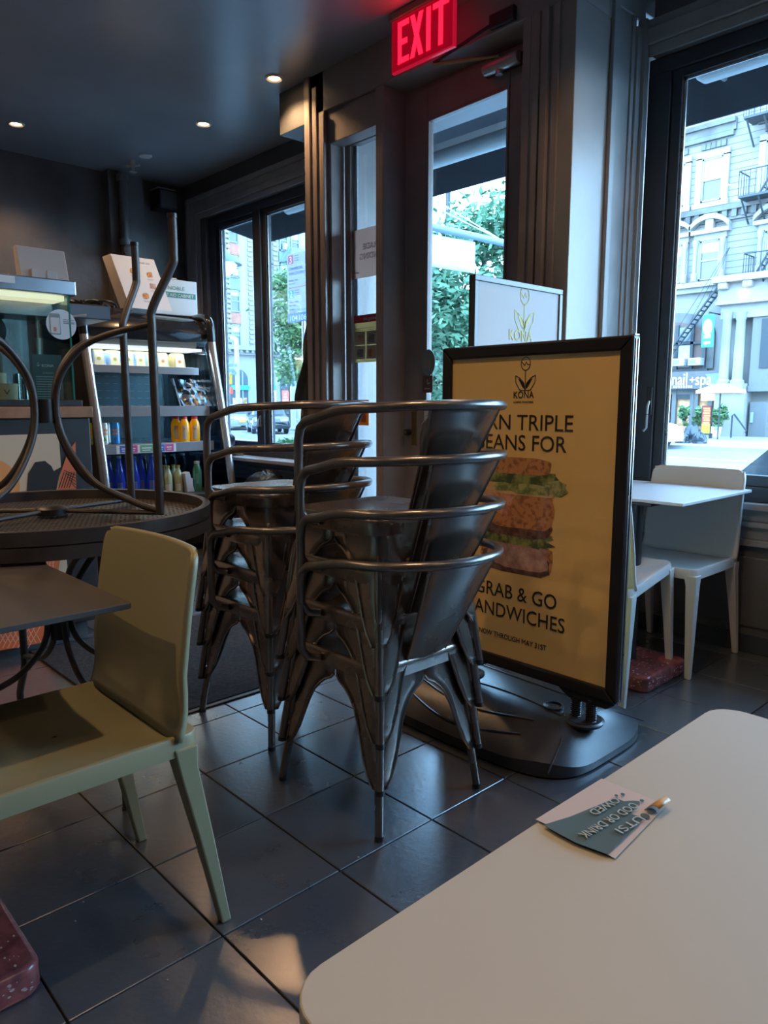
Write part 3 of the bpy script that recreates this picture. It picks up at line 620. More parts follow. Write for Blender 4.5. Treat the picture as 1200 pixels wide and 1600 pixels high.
# angles of the upturned table's legs
pa = PZ(236, 794, .80); pb = PZ(188, 755, .80)
A0 = math.atan2(pa.y-RC.y, pa.x-RC.x); A1 = math.atan2(pb.y-RC.y, pb.x-RC.x)
AN = [R(45), R(112), R(225), R(292)]; A0 = AN[0]
for k in range(4): patio_leg(up, AN[k], False, HZ, .855); hoop(up, AN[k], AN[(k+1) % 4], False, HZ); B().tube([RC+V((0, 0, HZ+.008)), RC+V((cos(AN[k])*.34, sin(AN[k])*.34, HZ+.002))], .007, 8).build('spoke', PAT, up, smooth=True)
AL = [R(2), R(92), R(182), R(272)]
for k in range(4): patio_leg(lo, AL[k], True, .742, .742); hoop(lo, AL[k], AL[(k+1) % 4], True, .742)
B().lathe((RC.x, RC.y, HZ+.27), [(0, 0), (.028, 0), (.028, .07), (0, .07)], 16).build('brace_collar', BLK, up, smooth=True)
B().lathe((RC.x, RC.y, .742-.34), [(0, 0), (.028, 0), (.028, .06), (0, .06)], 16).build('brace_collar', BLK, lo, smooth=True)
# rusted star washer near a leg
p = RC+V((cos(A0-.10)*.43, sin(A0-.10)*.43, .783)); b = B()
for k in range(7): a = k*.9; b.tube([p, p+V((cos(a)*.012, sin(a)*.012, .012)), p+V((cos(a)*.024, sin(a)*.024, .008))], [.004, .003, .001], 5)
b.build('rusted_claw', mat('rust', (.09, .035, .025), .8, noise=.4), up)
# ---------------------------------------------------------------- downlights (real lamps)
WT_ = mat('white_enamel', (.55, .55, .55), .4)
def downlight(x, y, lab, visible=True, k=1.0):
    t = thing('downlight', lab, 'ceiling light', (x, y, CZ), 'recessed downlights')
    B().lathe((x, y, CZ), [(.032, .004), (.056, .004), (.054, -.006), (.046, -.010), (.036, -.004), (.032, .004)], 28).build('trim_ring', WT_, t, smooth=True)
    B().lathe((x, y, CZ-.003), [(0, 0), (.032, 0), (.032, .002), (0, .002)], 24).build('lamp_face', mat('lamp_glow', (1, .7, .4), .5, emit=(1, .62, .30), es=14), t)
    l = bpy.data.lights.new('lamp', 'SPOT'); l.energy = LAMP_W*k; l.color = LAMP_COL; l.spot_size = R(125); l.spot_blend = .6; l.shadow_soft_size = .035
    o = bpy.data.objects.new('lamp', l); COL.objects.link(o); o.parent = t; o.location = (0, 0, -.015)
downlight(-3.855, 2.72, 'glowing recessed downlight nearest the entry, beside the dark header'); downlight(-4.783, 2.778, 'glowing recessed downlight in front of the left window')
downlight(-5.662, 1.838, 'leftmost glowing recessed downlight, over the drinks fridge')
for x, y, k in ((-2.9, .1, 1.0), (-.85, .95, 1.5), (-4.4, .5, 1.2), (-.6, -.8, .25), (-2.2, -1.2, 1.8), (-1.25, 2.45, .6), (.9, 1.3, .7)): downlight(x, y, 'recessed downlight in the ceiling outside the picture', k=k)
# smoke disc, sprinkler, pipe and speaker by the back wall
p = PZ(227, 242, CZ); tag(B().lathe((p.x, p.y, CZ), [(0, 0), (.050, 0), (.050, -.010), (.044, -.016), (0, -.016)], 26).build('ceiling_disc', WHITE, smooth=True), 'plain round white disc on the ceiling near the back wall', 'detector')
p = PZ(208, 262, CZ-.06); t = thing('fire_sprinkler', 'white sprinkler head hanging from the ceiling by the back wall', 'sprinkler', (p.x, p.y, CZ))
B().lathe((p.x, p.y, CZ), [(0, 0), (.020, 0), (.020, -.05), (.012, -.06), (.012, -.085), (0, -.085)], 18).build('body', WHITE, t, smooth=True)
B().lathe((p.x, p.y, CZ-.09), [(.0, 0), (.030, 0), (.030, -.004), (0, -.004)], 20).build('deflector', WHITE, t); B().tube([(p.x-.05, p.y-.03, CZ-.045), (p.x+.05, p.y+.03, CZ-.045)], .010).build('cross_tube', WHITE, t, smooth=True)
struct(B().box(XL, XL+.10, 2.70, 2.79, 0, CZ).box(XL, XL+.06, 2.86, 3.02, 0, CZ).box(XL, XL+.03, 3.30, 3.41, 0, CZ).build('trim_14', WALLB, bevel=.004))
t = thing('sprinkler_pipe', 'dark vertical standpipe with a round valve on the back wall', 'pipe', (XL+.13, 2.80, 0))
B().tube([(XL+.15, 2.80, 1.9), (XL+.15, 2.80, 2.98)], .034, 14).build('pipe', WALLB, t, smooth=True)
for z in (2.93, 2.42): B().lathe((XL+.15, 2.80, z), [(0, 0), (.050, 0), (.052, .03), (.05, .05), (0, .05)], 14).build('collar', mat('grey_fitting', (.16, .16, .16), .5), t, smooth=True)
B().lathe((XL+.20, 2.80, 2.37), [(0, 0), (.05, 0), (.052, .03), (.03, .04), (0, .04)], 16, 'x').build('valve_wheel', mat('dull_brown_valve', (.11, .085, .075), .6), t, smooth=True)
B().lathe((XL+.19, 2.82, 2.28), [(0, 0), (.01, 0), (.01, .07), (0, .07)], 10).build('stem', mat('grey_fitting', (.16, .16, .16), .5), t, smooth=True)
t = thing('wall_speaker', 'black box speaker on a white bracket high on the back wall', 'speaker', (XL+.1, 3.18, 2.9))
B().box(XL+.02, XL+.19, 3.10, 3.28, 2.77, 2.93).build('cabinet', BLK, t, .008); B().box(XL, XL+.16, 3.11, 3.27, 2.94, 2.947).box(XL, XL+.02, 3.16, 3.22, 2.93, 2.96).build('bracket', WHITE, t); B().box(XL+.19, XL+.193, 3.115, 3.265, 2.785, 2.915).build('grille', DARK, t)
# ---------------------------------------------------------------- exit sign
ex = thing('exit_sign', 'red glowing EXIT sign above the door', 'sign', (-2.66, 2.76, 2.87))
RED = mat('red_sign_face', (.30, .003, .012), .35, emit=(.9, .0, .03), es=.25)
x0, x1, z0, z1 = -2.868, -2.455, 2.745, 2.985
B().box(x0, x1, 2.735, 2.758, z0, z1).build('housing', mat('clear_red_acrylic', (.5, .02, .03), .2, emit=(1, .01, .06), es=.35), ex, .004)
pnl = B().box(x0+.006, x1-.006, 2.7325, 2.7345, z0+.006, z1-.006).build('face', RED, ex)
LET = mat('red_letter_glow', (.8, .005, .01), .4, emit=(1, .006, .025), es=3.4)
FE = frameY(x0, 2.7315, z0); H_ = .235
def quadpoly(x, y, w_, h_): return [(x, y), (x+w_, y), (x+w_, y+h_), (x, y+h_)]
lw = .025
E_ = [quadpoly(.05, .03, lw, .19), quadpoly(.05, .03, .075, lw), quadpoly(.05, .1125, .065, lw), quadpoly(.05, .195, .075, lw)]
X_ = [[(.135, .03), (.163, .03), (.222, .22), (.194, .22)], [(.194, .03), (.222, .03), (.163, .22), (.135, .22)]]
I_ = [quadpoly(.243, .03, lw+.002, .19)]; T_ = [quadpoly(.285, .195, .10, lw), quadpoly(.322, .03, lw+.002, .19)]
for nm, P in (('letter', E_), ('letter', X_), ('letter', I_), ('letter', T_)): decal(nm, ex, FE, P, LET, .0003, .001)
B().box(x0-.01, x1+.01, 2.72, 2.869, 2.985, CZ-.001).build('canopy', mat('tan_canopy', (.28, .22, .16), .5), ex, .004)
el = bpy.data.lights.new('sign_lamp', 'AREA'); el.shape = 'RECTANGLE'; el.size = .38; el.size_y = .2; el.energy = .8; el.color = (1, .04, .07)
o = bpy.data.objects.new('sign_lamp', el); COL.objects.link(o); o.parent = ex; o.location = (0, -.04, 0); o.rotation_euler = (-pi/2, 0, 0)
# ---------------------------------------------------------------- papers stuck on the sidelight and door glass
def sheet(name, lab, cat, x0, x1, z0, z1, y, m, mirror=None):
    t = tag(B().box(x0, x1, y, y+.0012, z0, z1).build(name, m), lab, cat); return t
PINKP = sheetmat('backlit_paper', (.56, .42, .37), .65)
g = sheet('grade_notice', 'pale sheet reading GRADE PENDING backwards, taped on the narrow side pane', 'notice', -3.535, -3.20, 1.86, 2.14, 3.0165, PINKP)
GI = mat('faded_tan_ink', (.36, .28, .24), .7); FG = frameY(0, 3.0163, 0)
text('GRADE', g, FG, -3.33+.005, 2.02, .050, GI, 'CENTER', mirror=True); text('PENDING', g, FG, -3.33, 1.965, .050, GI, 'CENTER', mirror=True); text('notice', g, FG, -3.44, 1.89, .018, GI, mirror=True)
g = sheet('choking_poster', 'cream first-aid poster with a red heading on the narrow side pane', 'poster', -3.49, -3.17, 1.365, 1.645, 3.0165, sheetmat('cream_poster', (.58, .46, .27), .5))
decal('red_heading', g, FG, [quadpoly(-3.49, 1.60, .32, .045)], mat('red_print', (.6, .03, .05), .5)); text('Choking aid', g, FG, -3.33, 1.612, .030, PAPER, 'CENTER', mirror=True)
for i in range(3):
    for j in range(2):
        x = -3.475+i*.10; z = 1.475-j*.085
        decal('picture_frame_print', g, FG, [quadpoly(x, z-.005, .085, .078)], mat('picture_backing', (.5, .5, .42), .6)); decal('picture', g, FG, [blob(x+.042, z+.03, .055, .05, 12, .15, i*3+j)], SWM['ham'] if (i+j) % 2 == 0 else mat('grey_picture', (.16, .13, .11), .6, col2=(.35, .32, .28), nscale=80), .0012)
decal('small_print', g, FG, [quadpoly(-3.48, 1.565-.011*k, .29, .003) for k in range(3)], GI)
g = sheet('orange_notice', 'orange bordered notice low on the narrow side pane', 'notice', -3.53, -3.36, .985, 1.14, 3.0165, sheetmat('orange_print', (.75, .30, .04), .3)); decal('red_block', g, FG, [quadpoly(-3.515, 1.005, .13, .06)], mat('rust_red_print', (.55, .12, .04), .6))
def doorpaper(name, lab, cat, poly, m, y=2.9985):
    b = B().prism(poly, (0, 3.018, 0), (1, 0, 0), (0, 0, 1), (0, -1, 0), .0015); return tag(b.build(name, m), lab, cat)
cx, cz = -2.865, 1.342
g = doorpaper('door_sticker', 'round translucent grey sticker on the door pane', 'sticker', [(cx+.052*cos(a*pi/12), cz+.072*sin(a*pi/12)) for a in range(24)], mat('grey_vinyl', (.22, .30, .33), .5)); decal('phone_print', g, frameY(0, 3.0162, 0), [quadpoly(cx-.03, cz-.03, .022, .05), quadpoly(cx, cz-.028, .026, .04)], mat('vinyl_print', (.35, .33, .28), .6))
g = doorpaper('door_sticker', 'small brown square sticker under the round one on the door pane', 'sticker', rrect(.075, .095, .008, 3, -2.868, 1.225), mat('brown_vinyl', (.15, .095, .08), .5)); decal('emblem', g, frameY(0, 3.0162, 0), strokes([(-2.868, 1.25), (-2.868, 1.225), (-2.85, 1.232)], .005)+strokes([(-2.89, 1.20), (-2.85, 1.20)], .006), WT_)
g = doorpaper('door_notice', 'white printed sheet low on the door pane behind the front chair stack', 'notice', quadpoly(-2.893, .86, .12, .22), PAPER); decal('small_print', g, frameY(0, 3.0162, 0), [quadpoly(-2.88, 1.05-.02*k, .08, .003) for k in range(7)], mat('blue_grey_ink', (.2, .22, .35), .6))
# ---------------------------------------------------------------- coat on the pillar, clothes on the ledge
def cloth(name, lab, cat, cx, cy, cz, w_, d_, h_, m, seed, sag=.3):
    from mathutils import noise as N_
    rs = []
    for i in range(15):
        v = i/14; s_ = math.sqrt(max(.0, 1-(v)**2.2)); ring = []
        for j in range(28):
            a = 2*pi*j/28; k = 1+.32*N_.noise(V((cos(a)*1.8+seed, sin(a)*1.8, v*2.2)))+.12*N_.noise(V((cos(a)*5+seed, sin(a)*5, v*6)))
            ring.append((cx+w_/2*s_*k*cos(a), cy+d_/2*s_*k*sin(a), cz+h_*v*(1+.25*N_.noise(V((cos(a)*2, sin(a)*2+seed, 3))))))
        rs.append(ring)
    return tag(B().rings(rs).build(name, m, smooth=True), lab, cat)
OLV = mat('olive_canvas', (.105, .115, .09), .85, noise=.3, nscale=9, bump=.5, bscale=90)
b = B()
def coatf(u, v):
    a = u*2*pi; w_ = .03+.05*v**.7-.02*max(0, v-.8); f = 1+.25*sin(5*a+v*4)
    return (-3.80-.02-.01*sin(v*9)+.035*cos(a)*f-(.085*v), 2.965+w_*sin(a)*f, 1.63-.52*v+.02*sin(a*3)*v)
t = thing('hanging_coat', 'grey-green coat hanging on the far side of the entry pillar', 'coat', (-3.82, 2.965, 1.2))
B().grid(coatf, 40, 24).build('coat_body', OLV, t, smooth=True, solid=.004)
B().tube([(-3.752, 2.965, 1.66), (-3.79, 2.965, 1.655), (-3.80, 2.965, 1.67)], .005).build('hook', STEEL, t, smooth=True)
cloth('folded_jacket', 'dark blue jacket heaped on the left window sill', 'jacket', -5.55, 3.31, .74, .30, .13, .16, mat('navy_nylon', (.018, .028, .06), .45, bump=.4, bscale=60), 2)
cloth('folded_sweater', 'grey-green sweater folded under the blue jacket on the sill', 'sweater', -5.47, 3.30, .688, .40, .15, .065, OLV, 5)
bench = thing('window_bench', 'dark bench under the left window', 'bench', (-4.65, 3.1, 0)); B().box(-5.0, -4.25, 2.98, 3.34, .40, .44).build('seat', DARK, bench, .006)
for x in (-4.93, -4.32): B().box(x-.03, x+.03, 3.0, 3.3, 0, .40).build('leg', DARK, bench, .004)
cloth('plastic_bag', 'crumpled black plastic bag on the bench under the left window', 'bag', -4.68, 3.15, .44, .50, .24, .17, mat('black_film', (.012, .014, .02), .22, bump=.9, bscale=35), 9)
# ---------------------------------------------------------------- counter with printed front
CX = -3.42; CY1 = 1.345
ct = thing('service_counter', 'black service counter with a wooden top edge and a cream printed front', 'counter', (-3.8, .3, 0))
B().box(-4.25, CX, -1.6, CY1, .10, 1.055).build('body', mat('black_counter', (.030, .032, .036), .4, noise=.2), ct, .006)
B().box(-4.2, CX-.05, -1.6, CY1-.05, 0, .10).build('plinth', DARK, ct)
WOOD = mat('oak_edge', (.36, .17, .085), .45, noise=.2, nscale=14)
B().box(-4.26, CX+.015, -1.6, CY1+.012, 1.055, 1.105).build('worktop', WOOD, ct, .004)
pf = B().box(CX, CX+.005, -1.5, CY1-.145, .155, .985).build('printed_panel', mat('cream_print', (.66, .52, .36), .5), ct)
FC = frameX(CX+.0055, 0, 0)
def cpt(x, y): q = PX(x, y, CX+.0055); return (q.y, q.z)
def cpoly(L_): return [cpt(*q) for q in L_]
OR = mat('orange_print_art', (.78, .33, .10), .5); CO = mat('coral_print_art', (.72, .17, .06), .5); WH = mat('peach_print', (.80, .50, .36), .5)
oc = cpt(-18, 762); decal('orange_disc', pf, FC, [arc(oc[0], oc[1], .125, 0, 360, 30)[:-1]], OR)
decal('coral_shape', pf, FC, [cpoly([(118, 690), (119, 760), (116, 800), (84, 800), (90, 765), (96, 735), (106, 706)])], CO)
decal('black_leaf', pf, FC, [cpoly([(40, 790), (44, 740), (55, 722), (70, 720), (80, 728), (84, 736), (98, 728), (92, 745), (88, 765), (84, 800), (42, 800)])], INK, .001)
decal('hatching', pf, FC, sum([strokes([cpt(100+4*k, 738), cpt(92+4*k, 762)], .004)+strokes([cpt(100+3*k, 735+5*k), cpt(118, 742+5*k)], .003) for k in range(5)], []), INK, .0012)
# cup art lower down
decal('coral_cup', pf, FC, [cpoly([(-20, 850), (98, 850), (72, 1003), (-20, 1020)])], CO, .0008)
hs = []
for k in range(-6, 18):
    hs += strokes([cpt(-20+8*k, 1012), cpt(8+8*k, 962)], .0032) if -20+8*k > -22 and 8+8*k < 76 else []; hs += strokes([cpt(8+8*k, 1004), cpt(-16+8*k, 962)], .0032) if 8+8*k < 72 and -16+8*k > -22 else []
decal('cup_lattice', pf, FC, hs, WH, .0014)
hs = []
for k in range(12): hs += strokes([cpt(45+5*k, 895), cpt(38+5*k, 853)], .002)+strokes([cpt(40+5*k, 890), cpt(52+5*k, 855)], .002)
decal('cup_lattice', pf, FC, hs[:18], WH, .0014)
a_ = cpt(-2, 978); text('COFFEE ROAS', pf, FC, a_[0]-.02, a_[1], .036, WH, width=.215)
# --- glass deli case on the counter
dc = thing('deli_case', 'glass display case with a steel top rail on the counter', 'display case', (-3.8, .3, 1.105))
DX = -3.47; DY = 1.335
B().box(-4.2, DX+.03, -1.5, DY-.01, 1.105, 1.135).build('case_base', BLK, dc, .004)
GG = glass('green_edged_glass', (.86, .94, .90), .06)
GE = mat('green_glass_edge', (.02, .16, .12), .1, emit=None)
fg = B().box(DX-.006, DX, -1.5, DY-.04, 1.135, 1.60).build('front_glass', GG, dc); B().box(DX-.008, DX+.002, DY-.04, DY-.032, 1.135, 1.60).build('glass_edge', GE, fg)
eg = B().box(-4.15, DX-.01, DY-.038, DY-.032, 1.135, 1.60).build('end_glass', GG, dc)
SHN = mat('cool_stainless', (.36, .38, .43), .25, .85, noise=.15, nscale=4)
B().box(-4.2, DX+.005, -1.5, DY, 1.60, 1.665).build('top_rail', SHN, dc, .005); B().box(-4.19, -4.16, -1.5, DY, 1.135, 1.6).build('back_rail', SHN, dc)
B().box(-4.7, -4.2, .6, PX(166, 470, -4.25).y, 1.585, 1.662).build('rear_hood', mat('dark_hood_steel', (.10, .10, .12), .35, .5), dc, .005)
B().box(-3.62, DX-.012, -1.4, DY-.05, 1.575, 1.597).build('light_strip', mat('case_lamp', (.9, .85, .7), .4, emit=(1, .88, .62), es=.9), dc)
B().box(-3.9, -3.64, -1.4, DY-.05, 1.52, 1.597).build('inner_panel', SHN, dc)
q = PX(10, 442, DX+.0056); B().box(DX+.005, DX+.0062, q.y-.3, q.y+.035, 1.628, 1.658).build('rating_label', PAPER, dc)
# stickers on the glass
q = PX(96, 507, DX+.002); g = tag(B().lathe((DX+.001, q.y, q.z), [(0, 0), (.066, 0), (.066, .001), (0, .001)], 36, 'x').build('round_sticker', PAPER), 'round white sticker with a phone drawing on the deli case glass', 'sticker')
FS = frameX(DX+.0025, q.y, q.z); decal('phone_print', g, FS, [rrect(.046, .092, .006, 3, -.028, 0)], mat('grey_print', (.25, .28, .27), .6)); decal('phone_screen', g, FS, [rrect(.040, .068, .004, 3, -.028, -.006)], mat('screen_print', (.68, .62, .58), .6), .0012); decal('cup_print', g, FS, [quadpoly(-.036, -.032, .012, .018)], mat('coral_cup_print', (.6, .22, .12), .6), .0018)
decal('small_print', g, FS, [quadpoly(.008, .020, .046, .003), quadpoly(.008, .004, .05, .005), quadpoly(.008, .012, .048, .003)], mat('grey_print', (.25, .28, .27), .6))
q0 = PX(50, 553, DX-.03); q1 = PX(100, 625, DX-.03)
g = tag(B().box(DX-.032, DX-.030, q0.y, q1.y, 1.137, q0.z).build('info_sheet', mat('slate_sheet', (.055, .085, .095), .4)), 'dark slate information sheet standing inside the deli case', 'notice')
FI = frameX(DX-.0295, 0, 0); ym = (q0.y+q1.y)/2; text('KONA', g, FI, ym, q0.z-.055, .018, PAPER, 'CENTER'); logo(g, FI, ym-.04, q0.z-.047, .012, PAPER)
text('ALLERGENS', g, FI, ym, q0.z-.085, .009, mat('pale_ink', (.4, .45, .45), .6), 'CENTER'); decal('small_print', g, FI, [quadpoly(q0.y+.01, q0.z-.10-.011*k, (q1.y-q0.y)*.8*random.uniform(.75, 1), .0028) for k in range(10)], mat('pale_ink', (.4, .45, .45), .6))
# things inside the case
def mug(x, y, z, r_, h_, lab, mk=True):
    t = thing('paper_cup', lab, 'cup', (x, y, z), 'cups in the deli case'); B().lathe((x, y, z), [(0, 0), (r_*.9, 0), (r_, h_), (r_*.94, h_), (r_*.85, .006), (0, .006)], 26).build('cup_body', mat('cream_cup', (.58, .48, .36), .5), t, smooth=True)
    a = math.atan2(-y-.2, -x); P = B()
    for sg in (-1, 1): P.tube([(x+cos(a+da)*(r_*.97+.001), y+sin(a+da)*(r_*.97+.001), z+h_*zz) for da, zz in ((0, .35), (sg*.12, .5), (sg*.26, .62))], .0016, 5)
    P.build('printed_mark', INK, t); return t
q = PX(14, 612, -3.60); mug(-3.62, q.y, 1.135, .045, .072, 'wide cream cup at the front of the deli case'); mug(-3.80, q.y+.015, 1.135, .036, .125, 'taller cream cup standing behind the wide one in the deli case')
q = PX(8, 515, -3.75); t = thing('coffee_grinder', 'black round-bodied machine behind the cream cups', 'machine', (-3.95, q.y, 1.135))
B().lathe((-4.0, q.y-.02, 1.47), [(0, -.05), (.05, -.05), (.085, -.02), (.085, .05), (0, .05)], 28, 'x').build('drum', BLK, t, smooth=True); B().box(-4.05, -3.95, q.y-.06, q.y+.04, 1.135, 1.40).build('stand', mat('brown_grey_casing', (.14, .10, .08), .5), t, .01)
t = thing('kitchen_scoop', 'cord and plug hanging behind the deli glass', 'cord', (-3.9, 1.08, 1.4))
q = PX(55, 480, -3.9); B().tube(curve([(-3.9, q.y+.25, 1.57), (-3.9, q.y+.10, 1.545), (-3.9, q.y+.01, 1.53), (-3.9, q.y, 1.45), (-3.9, q.y, 1.20)], 6), .006).build('cord', mat('beige_cord', (.42, .34, .27), .5), t, smooth=True); B().tube([(-3.9, q.y, 1.44), (-3.9, q.y, 1.36)], [.016, .010]).build('plug', WHITE, t, smooth=True); t.name = 'power_cord'
q = PX(34, 600, -3.66)
for k, (dy, h_) in enumerate(((.0, .12), (.035, .10))): tag(B().lathe((-3.70, q.y+dy-.01, 1.135), [(0, 0), (.016, 0), (.017, h_), (.015, h_), (.014, .004), (0, .004)], 18).build('glass_tumbler', glass('tumbler_glass', (.8, .9, .92), .15), smooth=True), ('taller' if k == 0 else 'shorter')+' clear glass tumbler beside the cream cups in the deli case', 'glass', 'glass tumblers in the deli case')
# --- point-of-sale screen back, bag of cables on top of the case
q0 = PX(25, 388, -3.9); q1 = PX(105, 440, -3.9)
t = thing('till_screen', 'back of a pale grey till screen standing on the deli case', 'screen', (-3.9, (q0.y+q1.y)/2, 1.666)); CRM = mat('putty_plastic', (.50, .46, .43), .5)
B().hexa([(-3.92, q0.y, 1.70), (-3.86, q0.y, 1.70), (-3.86, q1.y, 1.70), (-3.92, q1.y, 1.70)], [(-3.95, q0.y, 1.875), (-3.91, q0.y, 1.875), (-3.91, q1.y, 1.875), (-3.95, q1.y, 1.875)]).build('screen_back', CRM, t, .006)
B().box(-3.86, -3.853, q0.y+.05, q0.y+.115, 1.70, 1.765).box(-3.86, -3.853, q0.y+.12, q0.y+.17, 1.70, 1.765).build('port_cover', CRM, t, .002); B().box(-3.95, -3.80, q0.y+.06, q1.y-.06, 1.666, 1.70).build('foot', CRM, t, .004)
q = PX(142, 452, -4.4); t = thing('cable_bundle', 'bundle of black cables lying on the end of the deli case', 'cables', (-4.4, q.y, 1.662))
for k in range(6):
    P = [(-4.4+.05*cos(a+k), q.y-.05+.02*k+.09*cos(a), 1.685+.012*sin(2*a+k)+.003*k) for a in [i*.5 for i in range(13)]]
    B().tube(P, .007, 8).build('cable', BLK, t, smooth=True)
# ---------------------------------------------------------------- open drinks fridge
fz = thing('drinks_fridge', 'open drinks fridge with a curved black canopy and slanted steel side tubes', 'fridge', (-5.7, 2.62, 0)); FY0, FY1 = 2.10, 3.09
FB = mat('fridge_black', (.018, .02, .024), .18, coat=.6); LIN = mat('fridge_lining', (.05, .055, .055), .4)
B().box(-6.22, -6.14, FY0, FY1, .05, 1.80).build('back_body', FB, fz, .01)
B().box(-6.14, -6.13, FY0+.03, FY1-.03, .40, 1.55).build('rear_lining', mat('steel_lining', (.22, .24, .23), .35, .7), fz)
sl = B()
for z in (1.10, 1.16, 1.22, 1.28, 1.34):
    for k in range(11): sl.box(-6.129, -6.127, FY0+.1+.07*k, FY0+.14+.07*k, z, z+.006)
sl.build('vent_slots', mat('slot_pale', (.35, .38, .38), .5), fz, kind='stuff')
for s_, y in ((0, FY0), (1, FY1-.02)):
    B().prism([(-6.16, .05), (-5.08, .05), (-5.06, .42), (-5.42, 1.62), (-5.50, 1.74), (-6.16, 1.80)], (0, y, 0), (1, 0, 0), (0, 0, 1), (0, 1, 0), .02).build('side_glass', glass('fridge_side', (.55, .68, .75), .1) if s_ else FB, fz)
B().box(-6.16, -5.05, FY0, FY1, .05, .40).build('base_cabinet', FB, fz, .012)
B().box(-6.14, -5.10, FY0+.02, FY1-.02, .40, .43).build('deck', LIN, fz, .004)
cn = [(-6.2, 1.62), (-5.5, 1.54), (-5.40, 1.555), (-5.33, 1.60), (-5.31, 1.66), (-5.34, 1.72), (-5.42, 1.775), (-5.6, 1.815), (-6.2, 1.82)]
def can(y, k): return [(-6.2+(x+6.2)*(1-.06*k), y, z) for x, z in cn]
B().rings([can(FY0+(FY1-FY0)*i/10, ((i-5)/5)**2) for i in range(11)]).build('canopy', FB, fz, smooth=True)
B().box(-5.62, -5.36, FY0+.03, FY1-.06, 1.525, 1.545).build('lamp_diffuser', mat('fridge_lamp', (.8, .85, .85), .4, emit=(.85, .97, 1), es=.5), fz)
fl_ = bpy.data.lights.new('fridge_lamp', 'AREA'); fl_.shape = 'RECTANGLE'; fl_.size = .2; fl_.size_y = .85; fl_.energy = 3.5; fl_.color = (.80, .93, 1)
o = bpy.data.objects.new('fridge_lamp', fl_); COL.objects.link(o); o.parent = fz; o.location = (.25, 0, 1.515)
TS = mat('satin_steel_tube', (.62, .66, .70), .25, .75)
for y in (FY0-.012, FY1+.012):
    tb_ = B().tube(curve([(-5.33, y, 1.60), (-5.30, y, 1.45), (-5.20, y, 1.05), (-5.10, y, .55), (-5.05, y, .06)], 5), .031, 18).build('side_tube', TS, fz, smooth=True)
    B().tube(curve([(-5.62, y, 1.80), (-5.45, y, 1.80), (-5.355, y, 1.75), (-5.33, y, 1.60)], 6), .033, 18).build('tube_elbow', FB, tb_, smooth=True)
B().box(-6.12, -6.09, 2.72, 2.75, .42, 1.55).build('shelf_upright', STEEL, fz)
SHF = mat('shelf_front_steel', (.48, .53, .58), .22, .6)
for (z1_, z0_, xf) in ((1.393, 1.34, -5.36), (1.095, 1.02, -5.30), (.82, .75, -5.25)):
    sh = B().box(-6.12, xf, FY0+.03, FY1-.10 if z1_ > 1.2 else FY1-.05, z1_-.014, z1_).build('shelf', STEEL, fz); B().box(xf, xf+.012, FY0+.03, FY1-.10 if z1_ > 1.2 else FY1-.05, z0_, z1_+.004).build('price_rail', SHF, sh, .003)
# coloured tags on the lowest rail
tg = B(); cols = [('blue_tag', (.07, .14, .50)), ('pink_tag', (.62, .08, .25)), ('green_tag', (.14, .36, .20))]
for k, (nm, y0, y1, c) in enumerate((('blue', 2.265, 2.32, 0), ('pink', 2.325, 2.40, 1), ('green', 2.42, 2.55, 2), ('blue', 2.55, 2.615, 0), ('pink', 2.62, 2.69, 1))):
    o = B().box(-5.2375, -5.2365, y0, y1, .758, .812).build('price_tag', mat(cols[c][0], cols[c][1], .5), fz)
    decal('tag_print', o, frameX(-5.2362, 0, 0), [quadpoly(y0+.012, .785, (y1-y0)*.6, .008), quadpoly(y0+.015, .770, (y1-y0)*.5, .006)], PAPER)
B().box(-5.2382, -5.2376, 2.24, 2.71, .753, .816).build('tag_backing', PAPER, fz)
# cartons on the top shelf
CB = [(.30, .44, .62), (.30, .44, .62), (.30, .44, .62), (.30, .44, .62), (.42, .55, .45), (.42, .45, .30), (.45, .36, .18)]
cy_ = [PX(x, 560, -5.38).y for x in (157, 182, 203, 222, 240, 257, 283)]
LBC = ['blue and cream carton at the left end of the top fridge shelf', 'blue and cream carton, second from the left on the top fridge shelf', 'blue and cream carton, third from the left on the top fridge shelf', 'blue and cream carton left of the green one on the top fridge shelf', 'green and cream carton with a pink dot on the top fridge shelf', 'cream carton with an orange picture beside the green carton', 'brown and cream carton alone at the right end of the top fridge shelf']
for k, y in enumerate(cy_):
    t = thing('food_carton', LBC[k], 'carton', (-5.46, y, 1.393), 'cartons on the top fridge shelf'); w_ = .05
    B().hexa([(-5.52, y-w_, 1.393), (-5.40, y-w_, 1.393), (-5.40, y+w_, 1.393), (-5.52, y+w_, 1.393)], [(-5.51, y-w_*.85, 1.50), (-5.415, y-w_*.85, 1.50), (-5.415, y+w_*.85, 1.50), (-5.51, y+w_*.85, 1.50)]).build('carton_body', mat('carton_%d' % k if False else 'carton_side_'+str(k), CB[k], .5), t, .002)
    B().hexa([(-5.3995, y-w_*.75, 1.397), (-5.3985, y-w_*.75, 1.397), (-5.3985, y+w_*.75, 1.397), (-5.3995, y+w_*.75, 1.397)], [(-5.4150, y-w_*.62, 1.498), (-5.4135, y-w_*.62, 1.498), (-5.4135, y+w_*.62, 1.498), (-5.4150, y+w_*.62, 1.498)]).build('front_label', mat('cream_label', (.66, .62, .42), .5), t)
    B().box(-5.50, -5.42, y-.035, y+.035, 1.50, 1.506).build('yellow_lid', mat('yellow_flap', (.60, .48, .10), .5), t)
    c_ = [(.5, .42, .12), (.5, .42, .12), (.5, .42, .12), (.5, .42, .12), (.7, .2, .22), (.72, .28, .08), (.66, .28, .08)][k]
    B().lathe((-5.406, y, 1.443), [(0, 0), (.013, 0), (.013, .003), (0, .003)], 12, 'x').build('label_print', mat('dot_print_'+str(min(k, 6)//4*4+(k if k > 3 else 0)), c_, .5), t)
